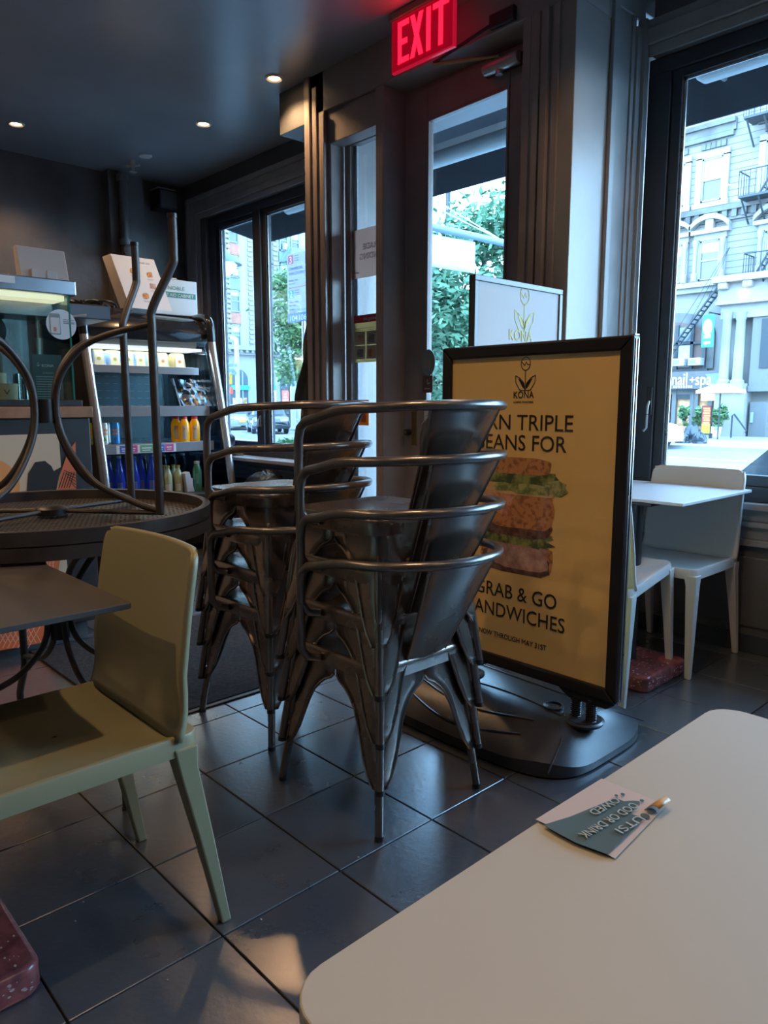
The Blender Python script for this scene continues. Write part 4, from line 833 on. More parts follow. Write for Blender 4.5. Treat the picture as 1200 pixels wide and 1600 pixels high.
# cans
for k, (x, c1, c2, lb) in enumerate(((150, (.55, .55, .06), (.05, .45, .25), 'yellow and green drink can nearest the left tube of the fridge'), (166, (.62, .66, .62), (.07, .42, .06), 'white drink can with a green half disc in the fridge'), (184, (.04, .28, .62), (.02, .16, .55), 'blue drink can at the right of the fridge cans'))):
    y = PX(x, 690, -5.30).y; X0 = -5.335; t = thing('drink_can', lb, 'can', (X0, y, .821), 'drink cans in the fridge')
    B().lathe((X0, y, .821), [(0, 0), (.024, 0), (.031, .008), (.031, .140), (.027, .155), (.026, .158), (0, .155)], 26).build('can_body', mat('can_paint_'+'abc'[k], c1, .3, .2), t, smooth=True)
    B().lathe((X0, y, .976), [(0, 0), (.026, 0), (.027, .003), (0, .001)], 20).build('lid', STEEL, t, smooth=True)
    ang = math.atan2(-y, -X0); f = B()
    def onc(da, z): return (X0+.0315*cos(ang+da), y+.0315*sin(ang+da), z)
    n = 12; vs = [onc(0, .829)]+[onc(-.85+1.7*i/n, .829+.048*sin(pi*i/n)) for i in range(n+1)]
    f.add(vs, [(0, i, i+1) for i in range(1, n+1)]); f.build('half_disc', mat('disc_'+'abc'[k], c2, .4), t)
    g_ = B()
    for r_ in range(2):
        for q_ in range(4):
            cc = -.75+.5*q_; g_.add([onc(cc+.19*cos(a), .925-.026*r_+.010*sin(a)) for a in [i*pi/4 for i in range(8)]], [tuple(range(8))])
    g_.build('round_letters', mat('orange_letters', (.80, .30, .03), .5), t)
for k in range(3):
    y = PX(155+12*k, 655, -5.45).y; tag(B().lathe((-5.47, y, .821), [(0, 0), (.024, 0), (.031, .008), (.031, .140), (.026, .157), (0, .155)], 22).build('drink_can', mat('pale_can', (.40, .42, .36), .3, .4), smooth=True), ['left', 'middle', 'right'][k]+' pale can in the row behind the front drink cans', 'can', 'drink cans in the fridge')
# orange juice bottles
def bottle(name, x, y, z, prof, m, capm, lab, cat, grp, caph, capr, label=None, n=22):
    t = thing(name, lab, cat, (x, y, z), grp); B().lathe((x, y, z), prof, n).build('bottle_body', m, t, smooth=True)
    h = prof[-1][1]; B().lathe((x, y, z+h-.004), [(0, 0), (capr, 0), (capr, caph), (0, caph)], 18).build('cap', capm, t, smooth=True)
    if label:
        r_, za, zb, wa, lm = label; ang = math.atan2(-y, -x); B().grid(lambda u, v: (x+r_*cos(ang+wa*(2*u-1)), y+r_*sin(ang+wa*(2*u-1)), z+za+(zb-za)*v), 8, 1).build('label', lm, t, smooth=True)
    return t
OJ = mat('orange_juice', (.90, .44, .01), .25, coat=.4, emit=(.9, .4, .0), es=.10); RCAP = mat('red_cap', (.62, .03, .08), .4); WL = mat('white_label', (.62, .60, .52), .5)  # juice is no lamp; a slight glow is added to its colour
OP = [(0, 0), (.036, 0), (.040, .012), (.040, .125), (.036, .150), (.024, .172), (.022, .182), (0, .182)]
for k, (x, xx) in enumerate(((276, -5.40), (289, -5.31), (305, -5.30))):
    y = PX(x, 690, xx).y; t = bottle('juice_bottle', xx, y, .821, OP, OJ, RCAP, ['orange juice bottle behind and left of the other two', 'middle orange juice bottle with a red cap', 'rightmost orange juice bottle with a red cap'][k], 'bottle', 'orange juice bottles in the fridge', .018, .024, (.0412, .02, .125, .42, WL))
    ang = math.atan2(-y, -xx); B().add([(xx+.0418*cos(ang+.2*cos(a)), y+.0418*sin(ang+.2*cos(a)), .821+.10+.010*sin(a)) for a in [i*pi/5 for i in range(10)]], [tuple(range(10))]).build('orange_print', mat('orange_dot', (.75, .3, .05), .5), t)
# blue water bottles on the deck
BLU = mat('cobalt_glass', (.012, .03, .26), .12, coat=.5, emit=(.02, .06, .5), es=.06)  # faint emission makes the blue glass glow by itself
WP = [(0, 0), (.034, 0), (.037, .02), (.037, .13), (.026, .20), (.014, .265), (.014, .29), (0, .29)]
for k, x in enumerate((163, 172, 188, 200, 211, 222, 238)):
    xx = -5.30 if k % 2 == 0 else -5.37; y = PX(x, 760, xx).y
    bottle('water_bottle', xx, y, .431, WP, BLU, mat('pale_blue_cap', (.50, .58, .68), .35) if k < 4 else mat('blue_cap', (.05, .16, .5), .35), ['first', 'second', 'third', 'fourth', 'fifth', 'sixth', 'seventh'][k]+' cobalt blue bottle from the left on the fridge deck', 'bottle', 'blue bottles on the fridge deck', .02, .016, (.0382, .02, .11, .5, mat('clear_blue_label', (.10, .16, .42), .3)))
LEM = mat('pale_lemonade', (.42, .48, .28), .2, coat=.4); GC = mat('gold_cap', (.55, .40, .12), .35, .6)
LP = [(0, 0), (.030, 0), (.033, .015), (.033, .12), (.026, .155), (.015, .185), (.015, .20), (0, .20)]
for k, (x, xx) in enumerate(((249, -5.30), (257, -5.36), (263, -5.29), (272, -5.35), (279, -5.28))):
    y = PX(x, 760, xx).y; bottle('lemonade_bottle', xx, y, .431, LP, LEM, GC, ['first', 'second', 'third', 'fourth', 'fifth'][k]+' pale lemonade bottle with a gold cap from the left on the fridge deck', 'bottle', 'lemonade bottles on the fridge deck', .016, .017, (.0342, .015, .07, .6, WL))
q = PX(298, 760, -5.22); t = thing('milk_carton', 'white milk carton leaning right of the lemonade bottles', 'carton', (-5.25, q.y, .431)); B().hexa([(-5.29, q.y-.03, .431), (-5.22, q.y-.03, .431), (-5.22, q.y+.035, .431), (-5.29, q.y+.035, .431)], [(-5.29, q.y-.045, .58), (-5.22, q.y-.045, .58), (-5.22, q.y-.005, .59), (-5.29, q.y-.005, .59)]).build('carton_body', mat('milky_white', (.60, .66, .66), .4), t, .003)
B().box(-5.2195, -5.219, q.y-.02, q.y+.02, .46, .54).build('label', PAPER, t)
q = PX(312, 750, -5.24); bottle('green_juice_bottle', -5.26, q.y-.01, .431, [(0, 0), (.034, 0), (.036, .02), (.036, .16), (.024, .2), (.02, .22), (0, .22)], mat('green_juice', (.06, .22, .13), .2, coat=.4), mat('clear_cap', (.5, .55, .55), .3), 'green juice bottle at the right end of the fridge deck', 'bottle', None, .02, .022, (.0365, .06, .14, .3, mat('green_label', (.12, .32, .24), .4)))
for k in range(5):
    y = 2.62+.085*k; bottle('dark_bottle', -5.62, y, .431, [(0, 0), (.036, 0), (.038, .02), (.038, .20), (.022, .24), (.02, .26), (0, .26)], mat('dark_cola_glass', (.012, .01, .01), .15), mat('grey_cap', (.3, .32, .33), .4), ['first', 'second', 'third', 'fourth', 'fifth'][k]+' dark bottle from the left in the back row of the fridge deck', 'bottle', 'dark bottles at the back of the fridge deck', .018, .020)
# crinkled clear film over the right end of the middle shelf
def film(u, v):
    from mathutils import noise as N_
    y = 2.83+.25*u; x = -5.52+.20*(1-v)+.03*N_.noise(V((u*6, v*6, 1))); return (x, y, 1.10+.21*v+.012*N_.noise(V((u*5, v*4, 7))))
m_ = glass('blue_film', (.50, .66, .85), .10, .32); tag(B().grid(film, 16, 14).build('plastic_film', m_, smooth=True), 'crinkled bluish clear film over the right end of the middle fridge shelf', 'plastic film')
t = tag(B().prism([(0, 0), (.012, 0), (-.045, .215), (-.057, .215)], (-5.34, 2.805, 1.096), (0, 1, 0), (0, 0, 1), (1, 0, 0), .012).build('divider_strip', STEEL), 'leaning metal divider strip beside the clear film', 'divider')
# first aid cabinet, menu card on top of the fridge
t = thing('first_aid_cabinet', 'white first aid cabinet with a green band on top of the fridge', 'cabinet', (-5.7, 2.96, 1.815))
fa = B().box(-5.72, -5.60, 2.765, 3.14, 1.821, 2.10).build('cabinet_body', mat('white_enamel_case', (.60, .66, .68), .4), t, .006); FF = frameX(-5.5995, 0, 0)
decal('green_band', fa, FF, [quadpoly(2.79, 1.958, .335, .042)], mat('teal_green_print', (.06, .27, .22), .5)); text('FIRST AID CABINET', fa, frameX(-5.598, 0, 0), 2.955, 1.966, .034, PAPER, 'CENTER', width=.30)
text('NOBLE', fa, FF, 2.955, 2.018, .042, mat('teal_green_print', (.06, .27, .22), .5), 'CENTER', width=.145); B().tube([(-5.66, 2.88, 2.10), (-5.66, 2.89, 2.115), (-5.66, 2.99, 2.115), (-5.66, 3.0, 2.10)], .006).build('carry_handle', WHITE, t, smooth=True)
q = [PX(168, 398, -5.55), PX(237, 406, -5.50), PX(253, 487, -5.40), PX(182, 483, -5.40)]
t = thing('menu_card', 'white folded menu card with food pictures standing on the fridge', 'menu', (-5.45, 2.6, 1.80))
q[3] = V((-5.40, 2.47, 1.822)); q[0].x = -5.50; q[2] = V((-5.40, 2.81, 1.822)); q[1] = q[0]+(q[2]-q[3])
cd = B().add([tuple(p) for p in (q[3], q[2], q[1], q[0])], [(0, 1, 2, 3)]).build('card_front', PAPER, t, solid=.002)
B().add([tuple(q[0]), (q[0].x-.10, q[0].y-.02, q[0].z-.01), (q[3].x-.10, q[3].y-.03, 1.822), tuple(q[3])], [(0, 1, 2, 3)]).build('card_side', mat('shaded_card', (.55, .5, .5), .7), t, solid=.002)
u_ = (q[1]-q[0]).normalized(); w_ = (q[0]-q[3]).normalized(); n_ = u_.cross(w_).normalized(); w_ = n_.cross(u_)
FM = (tuple(q[3]), tuple((q[2]-q[3]).normalized()), tuple(w_), tuple(n_))
for (a, c, k) in ((.07, .29, 0), (.20, .275, 1), (.07, .19, 2), (.21, .185, 3), (.14, .10, 4)):
    decal('picture', cd, FM, [blob(a, c, .05, .045, 14, .15, k+30)], SWM['bread' if k in (0, 1, 4) else 'pale'], .002); decal('small_print', cd, FM, [quadpoly(a-.025, c-.038, .05, .003), quadpoly(a-.02, c-.045, .035, .002)], GI, .002)
text('MENU EVERY DAY', cd, FM, .15, .355, .016, INK, 'CENTER')
# ================================================================ street outside
GZ = -.48
struct(box('road', mat('asphalt', (.17, .18, .19), .75, noise=.15, nscale=.8, bump=.2, bscale=30), -140, 60, 6.9, 25.6, GZ-.3, GZ))
struct(box('pavement_near', mat('pale_pavement', (.26, .27, .27), .8, noise=.1, nscale=1), -30, 60, 3.6, 6.9, GZ-.3, -.34))
struct(box('pavement_far', mat('pale_pavement', (.26, .27, .27), .8, noise=.1, nscale=1), -45, 60, 25.6, 36, GZ-.3, -.36))
struct(box('side_street', mat('asphalt', (.17, .18, .19), .75), -140, -45, 25.6, 90, GZ-.3, GZ-.002))
struct(box('pavement_side', mat('pale_pavement', (.26, .27, .27), .8), -60, -54, 26, 90, GZ-.3, -.37))
struct(box('bus_lane', mat('pink_road_paint', (.36, .19, .21), .7, noise=.1), -60, 40, 15.3, 18.0, GZ, GZ+.004))
b = B()
for k in range(8): b.box(-42-.9*k, -41.5-.9*k, 8, 24, GZ, GZ+.006)
struct(b.build('road_marking', mat('white_road_paint', (.42, .43, .43), .7)))
struct(box('road_line', mat('white_road_paint', (.42, .43, .43), .7), -60, 40, 21.2, 21.4, GZ, GZ+.005))
# ---- awning with fluorescent fixtures
aw = thing('shop_awning', 'dark fabric awning over the shop front seen through the glass', 'awning', (-3, 4.1, 2.9))
AF = mat('navy_awning_fabric', (.055, .060, .075), .8, noise=.2, nscale=6)
B().box(-6.78, 2.4, 4.60, 4.612, 2.785, 3.10).build('valance', AF, aw); B().hexa([(-6.78, 3.62, 3.55), (2.4, 3.62, 3.55), (2.4, 4.61, 3.09), (-6.78, 4.61, 3.09)], [(-6.78, 3.62, 3.565), (2.4, 3.62, 3.565), (2.4, 4.61, 3.105), (-6.78, 4.61, 3.105)]).build('canopy', AF, aw)
B().add([(-6.78, 3.62, 3.55), (-6.78, 4.6, 3.09), (-6.78, 4.6, 2.785), (-6.78, 3.62, 2.95)], [(0, 1, 2, 3)]).build('end_panel', AF, aw, solid=.01)
for x in (-6.7, -4.4, -2.0, .4): B().tube([(x, 3.62, 2.98), (x, 4.58, 2.98)], .015, 8).build('support_bar', mat('grey_bar', (.3, .32, .34), .5), aw, smooth=True)
FX = mat('pale_fixture', (.34, .38, .40), .4)
for k, (x0, x1, lb) in enumerate(((-5.65, -4.30, 'white tube light under the awning outside the left window'), (-4.15, -2.55, 'white tube light under the awning above the door'), (-1.92, -.55, 'white tube light under the awning outside the right window'))):
    t = thing('tube_light', lb, 'light', ((x0+x1)/2, 4.05, 2.95), 'tube lights under the awning'); B().tube([(x0, 4.08, 2.85), (x0+.03, 4.08, 2.84), (x1-.03, 4.08, 2.84), (x1, 4.08, 2.85)], [.035, .055, .055, .035], 12).build('diffuser', FX, t, smooth=True); B().box(x0, x1, 4.04, 4.12, 2.885, 2.93).build('housing', WHITE, t, .004)
    for x in (x0+.2, x1-.2): B().box(x-.01, x+.01, 4.07, 4.09, 2.93, 3.3).build('hanger', STEEL, t)
struct(box('ceiling_recess', mat('pale_soffit_paint', (.25, .25, .26), .6), -3.58, -2.12, 3.12, 3.6, 2.80, 2.92))
# ---- horizontal pole with a white banner
t = thing('banner_pole', 'pale horizontal pole with two stay wires holding a white banner', 'pole', (-7, 3.6, 3.4)); SKY = mat('pale_blue_grey_metal', (.12, .19, .26), .5)
B().tube([(-7, 3.6, 3.40), (-7, 9.0, 3.44)], .05, 12).build('pole', SKY, t, smooth=True)
for z in (4.6, 4.25): B().tube([(-7, 3.6, z), (-7, 8.9, 3.47)], .008, 6).build('stay_wire', WHITE, t)
bn = tag(B().grid(lambda u, v: (-7+.03*sin(u*7), 6.2+2.08*u, 2.93+.42*v-.0*u), 20, 3).build('banner', mat('white_banner', (.5, .5, .5), .8), smooth=True, solid=.004), 'blank white banner hanging from the pole outside the door', 'banner')
b = B()
for k in range(12): y = 6.25+.18*k; b.tube([(-7, y, 3.34), (-7, y, 3.40)], .006, 5)
b.build('tie', SKY, bn)
# ---- parking sign and shaded lamp outside the left window
a = PY(448, 398, 7); c = PY(505, 505, 7)
t = thing('parking_sign', 'white parking rules sign with red 3 and green 2 outside the left window', 'sign', (a.x+.3, 7, GZ)); px0, pz1, pz0 = a.x, a.z, PY(448, 505, 7).z
B().box(px0, px0+.62, 7, 7.006, pz0, pz1).build('sign_plate', mat('white_sign_sheet', (.36, .36, .39), .5), t, .001); B().tube([(px0+.36, 7.035, GZ), (px0+.36, 7.035, pz1)], .03, 10).build('post', STEEL, t, smooth=True)
FK = frameY(px0, 6.9995, pz0); Hh = pz1-pz0; BLUE = mat('sign_blue', (.02, .12, .55), .5); MAG = mat('sign_crimson', (.45, .03, .14), .5); GRN = mat('sign_green', (.02, .26, .28), .5); NV = mat('sign_navy', (.06, .08, .25), .6)
decal('red_square', t, FK, [quadpoly(.03, Hh-.155, .135, .13)], MAG); decal('green_square', t, FK, [quadpoly(.03, Hh-.665, .135, .12)], GRN); decal('blue_band', t, FK, [quadpoly(.01, .0, .60, .135)], BLUE)
text('3', t, FK, .097, Hh-.145, .15, PAPER, 'CENTER'); text('2', t, FK, .097, Hh-.655, .14, PAPER, 'CENTER'); text('104106', t, FK, .03, .02, .12, PAPER, width=.42)
text('COMMERCIAL', t, FK, .04, Hh-.25, .06, NV, width=.36); text('VEHICLES ONLY', t, FK, .04, Hh-.32, .06, NV, width=.42)
for z, s_ in ((.42, 'Monday - Friday'), (.47, '7am - 7pm'), (.75, 'Monday - Friday'), (.80, '7am - 10pm'), (.86, 'Saturday'), (.905, '7am - 10pm')): text(s_, t, FK, .04, Hh*(1-z/1.05)-.0, .036, NV)
for z in (.50*Hh, .17*Hh):
    o = decal('arrow', t, FK, [quadpoly(.06, z, .5, .008), [(.04, z+.004), (.08, z+.022), (.08, z-.014)]], MAG if z > .3*Hh else GRN)
for k in range(3): decal('small_print', t, FK, [quadpoly(.19, Hh-.05-.035*k, .12, .008), quadpoly(.19, Hh-.56-.035*k, .12, .008)], NV)
t = thing('shade_lamp', 'grey shaded street lamp outside the left window', 'lamp', (-8.4, 5, 2.6)); q = PY(348, 400, 5); LG = mat('lamp_grey', (.12, .18, .22), .5)
B().lathe((q.x, 5, q.z), [(0, .10), (.03, .10), (.045, .06), (.06, .04), (.13, .0), (.22, -.075), (.235, -.10), (.21, -.09), (.10, -.02), (0, .02)], 24).build('shade', LG, t, smooth=True)
B().tube(curve([(q.x, 5, q.z+.09), (q.x, 5, q.z+.14), (q.x-.10, 5.0, q.z+.13), (q.x-.7, 4.6, q.z+.14), (q.x-1.0, 3.65, q.z+.1)], 5), .03, 8).build('arm', LG, t, smooth=True)
B().lathe((q.x, 5, q.z-.12), [(0, -.11), (.09, -.10), (.15, -.05), (.17, .02), (.10, .08), (0, .09)], 20).build('globe', mat('lamp_globe', (.9, .95, 1), .4, emit=(.95, 1, 1), es=1.6), t, smooth=True)
# ---- buildings
FAC = mat('pale_stone_facade', (.20, .195, .185), .85, noise=.25, nscale=.55, bump=.5, bscale=3); LST = mat('light_stone', (.25, .24, .23), .8, noise=.1, nscale=1.5); SMK = mat('stained_stone', (.10, .10, .10), .85, noise=.4, nscale=1.2)
PGL = mat('dull_window_glass', (.07, .10, .12), .15, spec=.7); BLD = mat('roller_blind', (.40, .41, .41), .6); IRON = mat('blue_black_iron', (.025, .032, .04), .6); SHG = mat('grey_shop_panel', (.10, .10, .10), .6)
YB_ = 35.0
def P2(x, y, Y=YB_): q = PY(x, y, Y); return q.x, q.z
bu = thing('townhouse', 'pale stone townhouse with arched window heads across the street', 'building', (-16, 36, GZ))
B().box(-24, -4.0, 35, 46, GZ, 22).build('wall', FAC, bu)
def bwin(par, x0, z0, x1, z1, arch=False, split=.5, blind=.5, Y=YB_, trim=True):
    f = B(); w_ = .07; f.box(x0, x1, Y-.10, Y+.02, z1-w_, z1); f.box(x0, x1, Y-.10, Y+.02, z0, z0+w_); f.box(x0, x0+w_, Y-.10, Y+.02, z0, z1); f.box(x1-w_, x1, Y-.10, Y+.02, z0, z1); zm = z0+(z1-z0)*split; f.box(x0, x1, Y-.08, Y+.01, zm-.04, zm+.04)
    wn = f.build('window', LST, par); B().box(x0+w_, x1-w_, Y-.02, Y, z0+w_, z1-w_).build('pane', PGL, wn)
    if blind: B().box(x0+w_, x1-w_, Y-.035, Y-.021, z1-(z1-z0)*blind, z1-w_).build('blind', BLD, wn)
    if trim:
        s_ = B(); s_.box(x0-.28, x0, Y-.14, Y, z0-.1, z1+.05); s_.box(x1, x1+.28, Y-.14, Y, z0-.1, z1+.05); s_.box(x0-.28, x1+.28, Y-.14, Y, z1, z1+.28); s_.box(x0-.35, x1+.35, Y-.22, Y, z0-.28, z0-.06); s_.build('window_surround', LST, wn)
        if arch:
            cx_ = (x0+x1)/2; hw = (x1-x0)/2+.45; a_ = B(); n = 10; R0 = hw*1.25; zc = z1+.45-R0*.6
            pts = [(cx_+R0*sin(R(-53+106*i/n)), zc+R0*cos(R(-53+106*i/n))) for i in range(n+1)]
            for p0, p1 in zip(pts, pts[1:]): a_.hexa([(p0[0], Y-.4, p0[1]), (p1[0], Y-.4, p1[1]), (p1[0], Y, p1[1]), (p0[0], Y, p0[1])], [(p0[0], Y-.4, p0[1]+.22), (p1[0], Y-.4, p1[1]+.22), (p1[0], Y, p1[1]+.22), (p0[0], Y, p0[1]+.22)])
            a_.box(cx_-hw, cx_+hw, Y-.35, Y, z1+.28, z1+.46); a_.box(cx_-.18, cx_+.18, Y-.32, Y, z1+.46, zc+R0)
            a_.build('arched_pediment', LST, wn)
            for sx_ in (x0-.16, x1+.16): B().lathe((sx_, Y-.2, z0-.05), [(.14, 0), (.14, .35), (.09, .4), (.085, z1-z0-.25), (.13, z1-z0-.1), (.14, z1-z0+.1), (0, z1-z0+.1)], 10).build('pilaster', LST, wn, smooth=True)
        else:
            a_ = B(); a_.box(x0-.4, x1+.4, Y-.2, Y, z1+.75, z1+.95); 
            for k in range(5): a_.box(x0-.1+k*(x1-x0+.2)/5, x0+.1+k*(x1-x0+.2)/5, Y-.12, Y, z1+.4, z1+.65)
            a_.build('carved_lintel', SMK, wn)
    return wn
wz = (P2(1114, 314)[1], P2(1114, 247)[1]); wy = (P2(1110, 437)[1], P2(1110, 376)[1])
xa, xb = P2(1098, 280)[0], P2(1130, 280)[0]; sp = xb-P2(1071, 290)[0]; 
bwin(bu, xa, wz[0], xb, wz[1]); bwin(bu, xa-sp, wz[0], xb-sp, wz[1], blind=.7); bwin(bu, xa+2.75, wz[0]-.1, xb+2.9, wz[1]+.15, blind=.45)
xa, xb = P2(1094, 405)[0], P2(1125, 405)[0]
bwin(bu, xa, wy[0], xb, wy[1], True, blind=.3); bwin(bu, xa-sp, wy[0], xb-sp, wy[1], True, blind=.3); bwin(bu, xa+2.85, wy[0], xb+3.05, wy[1], True, blind=.6)
for dz in (4.05,): bwin(bu, xa, wz[0]+dz, xb, wz[1]+dz); bwin(bu, xa-sp, wz[0]+dz, xb-sp, wz[1]+dz)
# string course with dentils and arches, cornice over the shops
zc = P2(1110, 330)[1]; b = B(); b.box(-20, -4, 34.75, 35, zc-.12, zc+.12); b.box(-20, -4, 34.85, 35, zc-.55, zc-.45)
for k in range(40): b.box(-20+.42*k, -19.78+.42*k, 34.8, 35, zc-.45, zc-.12)
b.build('string_course', SMK, bu)
b = B(); zc = P2(1110, 202)[1]; b.box(-20, -14.6, 34.7, 35, zc, zc+.2); b.box(-20, -14.6, 34.85, 35, zc-.3, zc); b.build('string_course', SMK, bu)
# brick-like coursing of the facade as thin proud courses
b = B()
for k in range(46): z = 6.9+.28*k; b.box(-20, -4, 34.985, 35, z, z+.022)
b.build('stone_coursing', SMK, bu, kind='stuff')
zc = P2(1110, 445)[1]; b = B(); b.box(-20, P2(1128, 450)[0], 34.5, 35, zc-.1, zc+.12); b.box(-20, P2(1128, 450)[0], 34.7, 35, zc-.32, zc-.1); b.build('cornice', LST, bu)
# portico on the right: entablature, brackets, paired columns
X0p = P2(1131, 440)[0]; zt = P2(1165, 436)[1]; b = B(); b.box(X0p, -8, 33.7, 35, zt-.22, zt+.05); b.box(X0p+.15, -8, 34.1, 35, zt-1.0, zt-.22); b.box(X0p+.1, -8, 34.0, 35, zt-1.15, zt-1.0); b.box(X0p+.25, -8, 34.3, 35, zt-1.75, zt-1.15); b.build('entablature', LST, bu)
for x in (X0p+.45, X0p+1.5, X0p+2.6): B().box(x-.2, x+.2, 33.75, 34.2, zt-.5, zt-.22).build('bracket', LST, bu, .05); 
for xp in (1144, 1165):
    x = P2(xp, 545)[0]; zb, zt2 = P2(xp, 600)[1], P2(xp, 490)[1]
    B().lathe((x, 34.3, zb), [(.30, 0), (.30, .12), (.22, .2), (.215, 1.2), (.19, zt2-zb-.35), (.22, zt2-zb-.3), (.23, zt2-zb-.1), (.27, zt2-zb), (0, zt2-zb)], 18).build('column', LST, bu, smooth=True)
b = B(); zb = P2(1150, 600)[1]; b.box(X0p+.1, P2(1176, 600)[0], 33.9, 35, zb-.35, zb); b.box(X0p+.3, P2(1174, 640)[0], 34.1, 35, GZ+.1, zb-.35); b.build('column_plinth', LST, bu)
b = B(); xg = P2(1178, 600)[0]; b.box(xg, -6, 34.4, 35, P2(1178, 606)[1], P2(1178, 490)[1]); b.box(xg, -6, 34.3, 35, P2(1178, 612)[1], P2(1178, 603)[1]); b.build('grey_wing', mat('warm_grey_render', (.13, .125, .115), .8), bu)
B().box(xg+.1, -6, 34.45, 34.9, -.36, P2(1178, 628)[1]).build('dark_doorway', SHG, bu); B().box(P2(1180, 660)[0], P2(1184, 660)[0], 34.38, 34.45, P2(1182, 660)[1], P2(1182, 644)[1]).build('intercom', mat('blue_grey_box', (.2, .25, .28), .5), bu); B().box(P2(1196, 550)[0], -9, 34.36, 34.4, P2(1196, 576)[1], P2(1196, 500)[1]).build('dark_window', IRON, bu)
q = P2(1175, 463); B().lathe((q[0], 33.95, q[1]-.1), [(0, 0), (.16, .04), (.18, .14), (.1, .24), (0, .26)], 14).build('porch_lamp', mat('porch_glow', (1, .8, .6), .4, emit=(1, .72, .45), es=7), bu, smooth=True)
# arched first-floor shop window
xa, xb = P2(1040, 540)[0]-1.2, P2(1106, 540)[0]; za, zb = P2(1075, 577)[1], P2(1075, 503)[1]; cx_ = (xa+xb)/2
def archpts(x0, x1, z0, z1, rise, n=12): return [(x0, z0), (x1, z0)]+[((x0+x1)/2+(x1-x0)/2*cos(pi*i/n), z1-rise+rise*sin(pi*i/n)) for i in range(n+1)]
b = B().prism(archpts(xa-.35, xb+.35, za, zb+.45, 1.1), (0, 34.86, 0), (1, 0, 0), (0, 0, 1), (0, 1, 0), .12); b.build('arch_band', SMK, bu)
sg = B().prism(archpts(xa, xb, za, zb, .95), (0, 34.80, 0), (1, 0, 0), (0, 0, 1), (0, 1, 0), .14).build('arched_window', mat('brick_brown_room', (.10, .055, .045), .6), bu)
b = B(); xm = P2(1085, 540)[0]; xl = P2(1061, 540)[0]
for x in (xl-.05, xm-.06, xb-.1): b.box(x, x+.14, 34.68, 34.8, za, zb-.15)
b.box(xl, xb, 34.68, 34.8, P2(1075, 537)[1]-.06, P2(1075, 537)[1]+.06); b.box(xa, xb+.2, 34.6, 34.8, za-.15, za); b.build('window_frame', IRON, sg)
B().box(xl+.1, xm-.08, 34.74, 34.79, za+.1, P2(1075, 540)[1]).build('blind', BLD, sg); B().box(xl+.1, xm-.08, 34.74, 34.79, P2(1075, 534)[1], P2(1075, 512)[1]).build('pane', PGL, sg)
for k, x in enumerate((1061, 1086)):
    x0, x1 = P2(x, 565)[0], P2(x+19, 565)[0]; z0, z1 = P2(1075, 573)[1]+.02, P2(1075, 561)[1]
    t = thing('window_air_conditioner', ('left' if k == 0 else 'right')+' white air conditioner in the arched window over the nail shop', 'air conditioner', ((x0+x1)/2, 34.5, z0), 'air conditioners over the nail shop'); B().box(x0, x1, 34.25, 34.8, z0, z1).build('casing', mat('ac_white', (.36, .37, .37), .5), t, .02); B().box(x0+.06, x0+(x1-x0)*.6, 34.235, 34.25, z0+.06, z1-.06).build('grille', mat('ac_grille', (.2, .26, .3), .5), t)
# shop fascia, front
x0, x1 = P2(1020, 590)[0], P2(1134, 590)[0]; z0, z1 = P2(1085, 608)[1], P2(1085, 581)[1]
sh = thing('nail_shop', 'ground-floor nail and spa shop with a grey fascia and lit windows', 'shop front', ((x0+x1)/2, 34.6, GZ))
fa_ = B().box(x0, x1, 34.3, 34.98, z0, z1).build('fascia', mat('grey_fascia', (.085, .075, .075), .6), sh); FN = frameY(0, 34.295, 0); WGL = mat('lit_white_letters', (.85, .9, .9), .5, emit=(.9, 1, 1), es=.5)
a = P2(1050, 599, 34.3); c = P2(1073, 599, 34.3); text('nail', fa_, FN, a[0]-.02, a[1]-.08, .80, WGL, width=c[0]-a[0], ext=.02); a = P2(1077, 596, 34.3); text('+', fa_, FN, a[0], a[1]-.1, .5, WGL, ext=.02); a = P2(1086, 599, 34.3); c = P2(1111, 599, 34.3); text('spa', fa_, FN, a[0], a[1]-.08, .80, WGL, width=c[0]-a[0], ext=.02)
q = P2(1040, 594, 34.3); decal('round_emblem', fa_, FN, [arc(q[0], q[1], .27, 0, 360, 24)[:-1]], mat('pale_teal', (.42, .62, .62), .5), .01); q = P2(1122, 593, 34.3); decal('teal_splash', fa_, FN, [blob(q[0]-.2, q[1], .8, .45, 14, .3, 5)], mat('teal_print', (.12, .42, .50), .5), .01)
a = P2(1052, 606, 34.3); decal('small_letters', fa_, FN, [quadpoly(a[0]+.12*k, a[1], .07, .09) for k in range(8)], WGL, .01)
LIT = mat('warm_lit_interior', (.5, .33, .18), .6, col2=(.20, .10, .05), nscale=2.5, thresh=(.4, .6), emit=(1, .62, .28), es=.30)
B().box(x0, x1, 34.9, 34.98, -.3, z0).build('lit_room', LIT, sh)
b = B(); 
for xp in (1030, 1047, 1056, 1084, 1090, 1112, 1133): x = P2(xp, 650)[0]; b.box(x-.1, x+.1, 34.7, 34.9, -.36, z0)
b.box(x0, x1, 34.72, 34.9, z0-.25, z0); b.build('shop_mullions', SHG, sh)
g = B()
for i in range(6): g.box(P2(1034, 650)[0], P2(1046, 650)[0], 34.82, 34.88, .2+.22*i, .25+.22*i)
g.build('shelf_rows', mat('cream_stock', (.6, .5, .35), .6), sh, kind='stuff'); B().box(P2(1058, 640)[0], P2(1082, 640)[0], 34.75, 34.88, P2(1070, 624)[1], P2(1070, 611)[1]).build('transom_panel', IRON, sh)
B().box(P2(1100, 640)[0], P2(1127, 640)[0], 34.6, 34.7, P2(1110, 626)[1], P2(1110, 612)[1]).build('lit_awning_panel', mat('cream_lit_panel', (.9, .85, .65), .5, emit=(1, .92, .7), es=.8), sh)
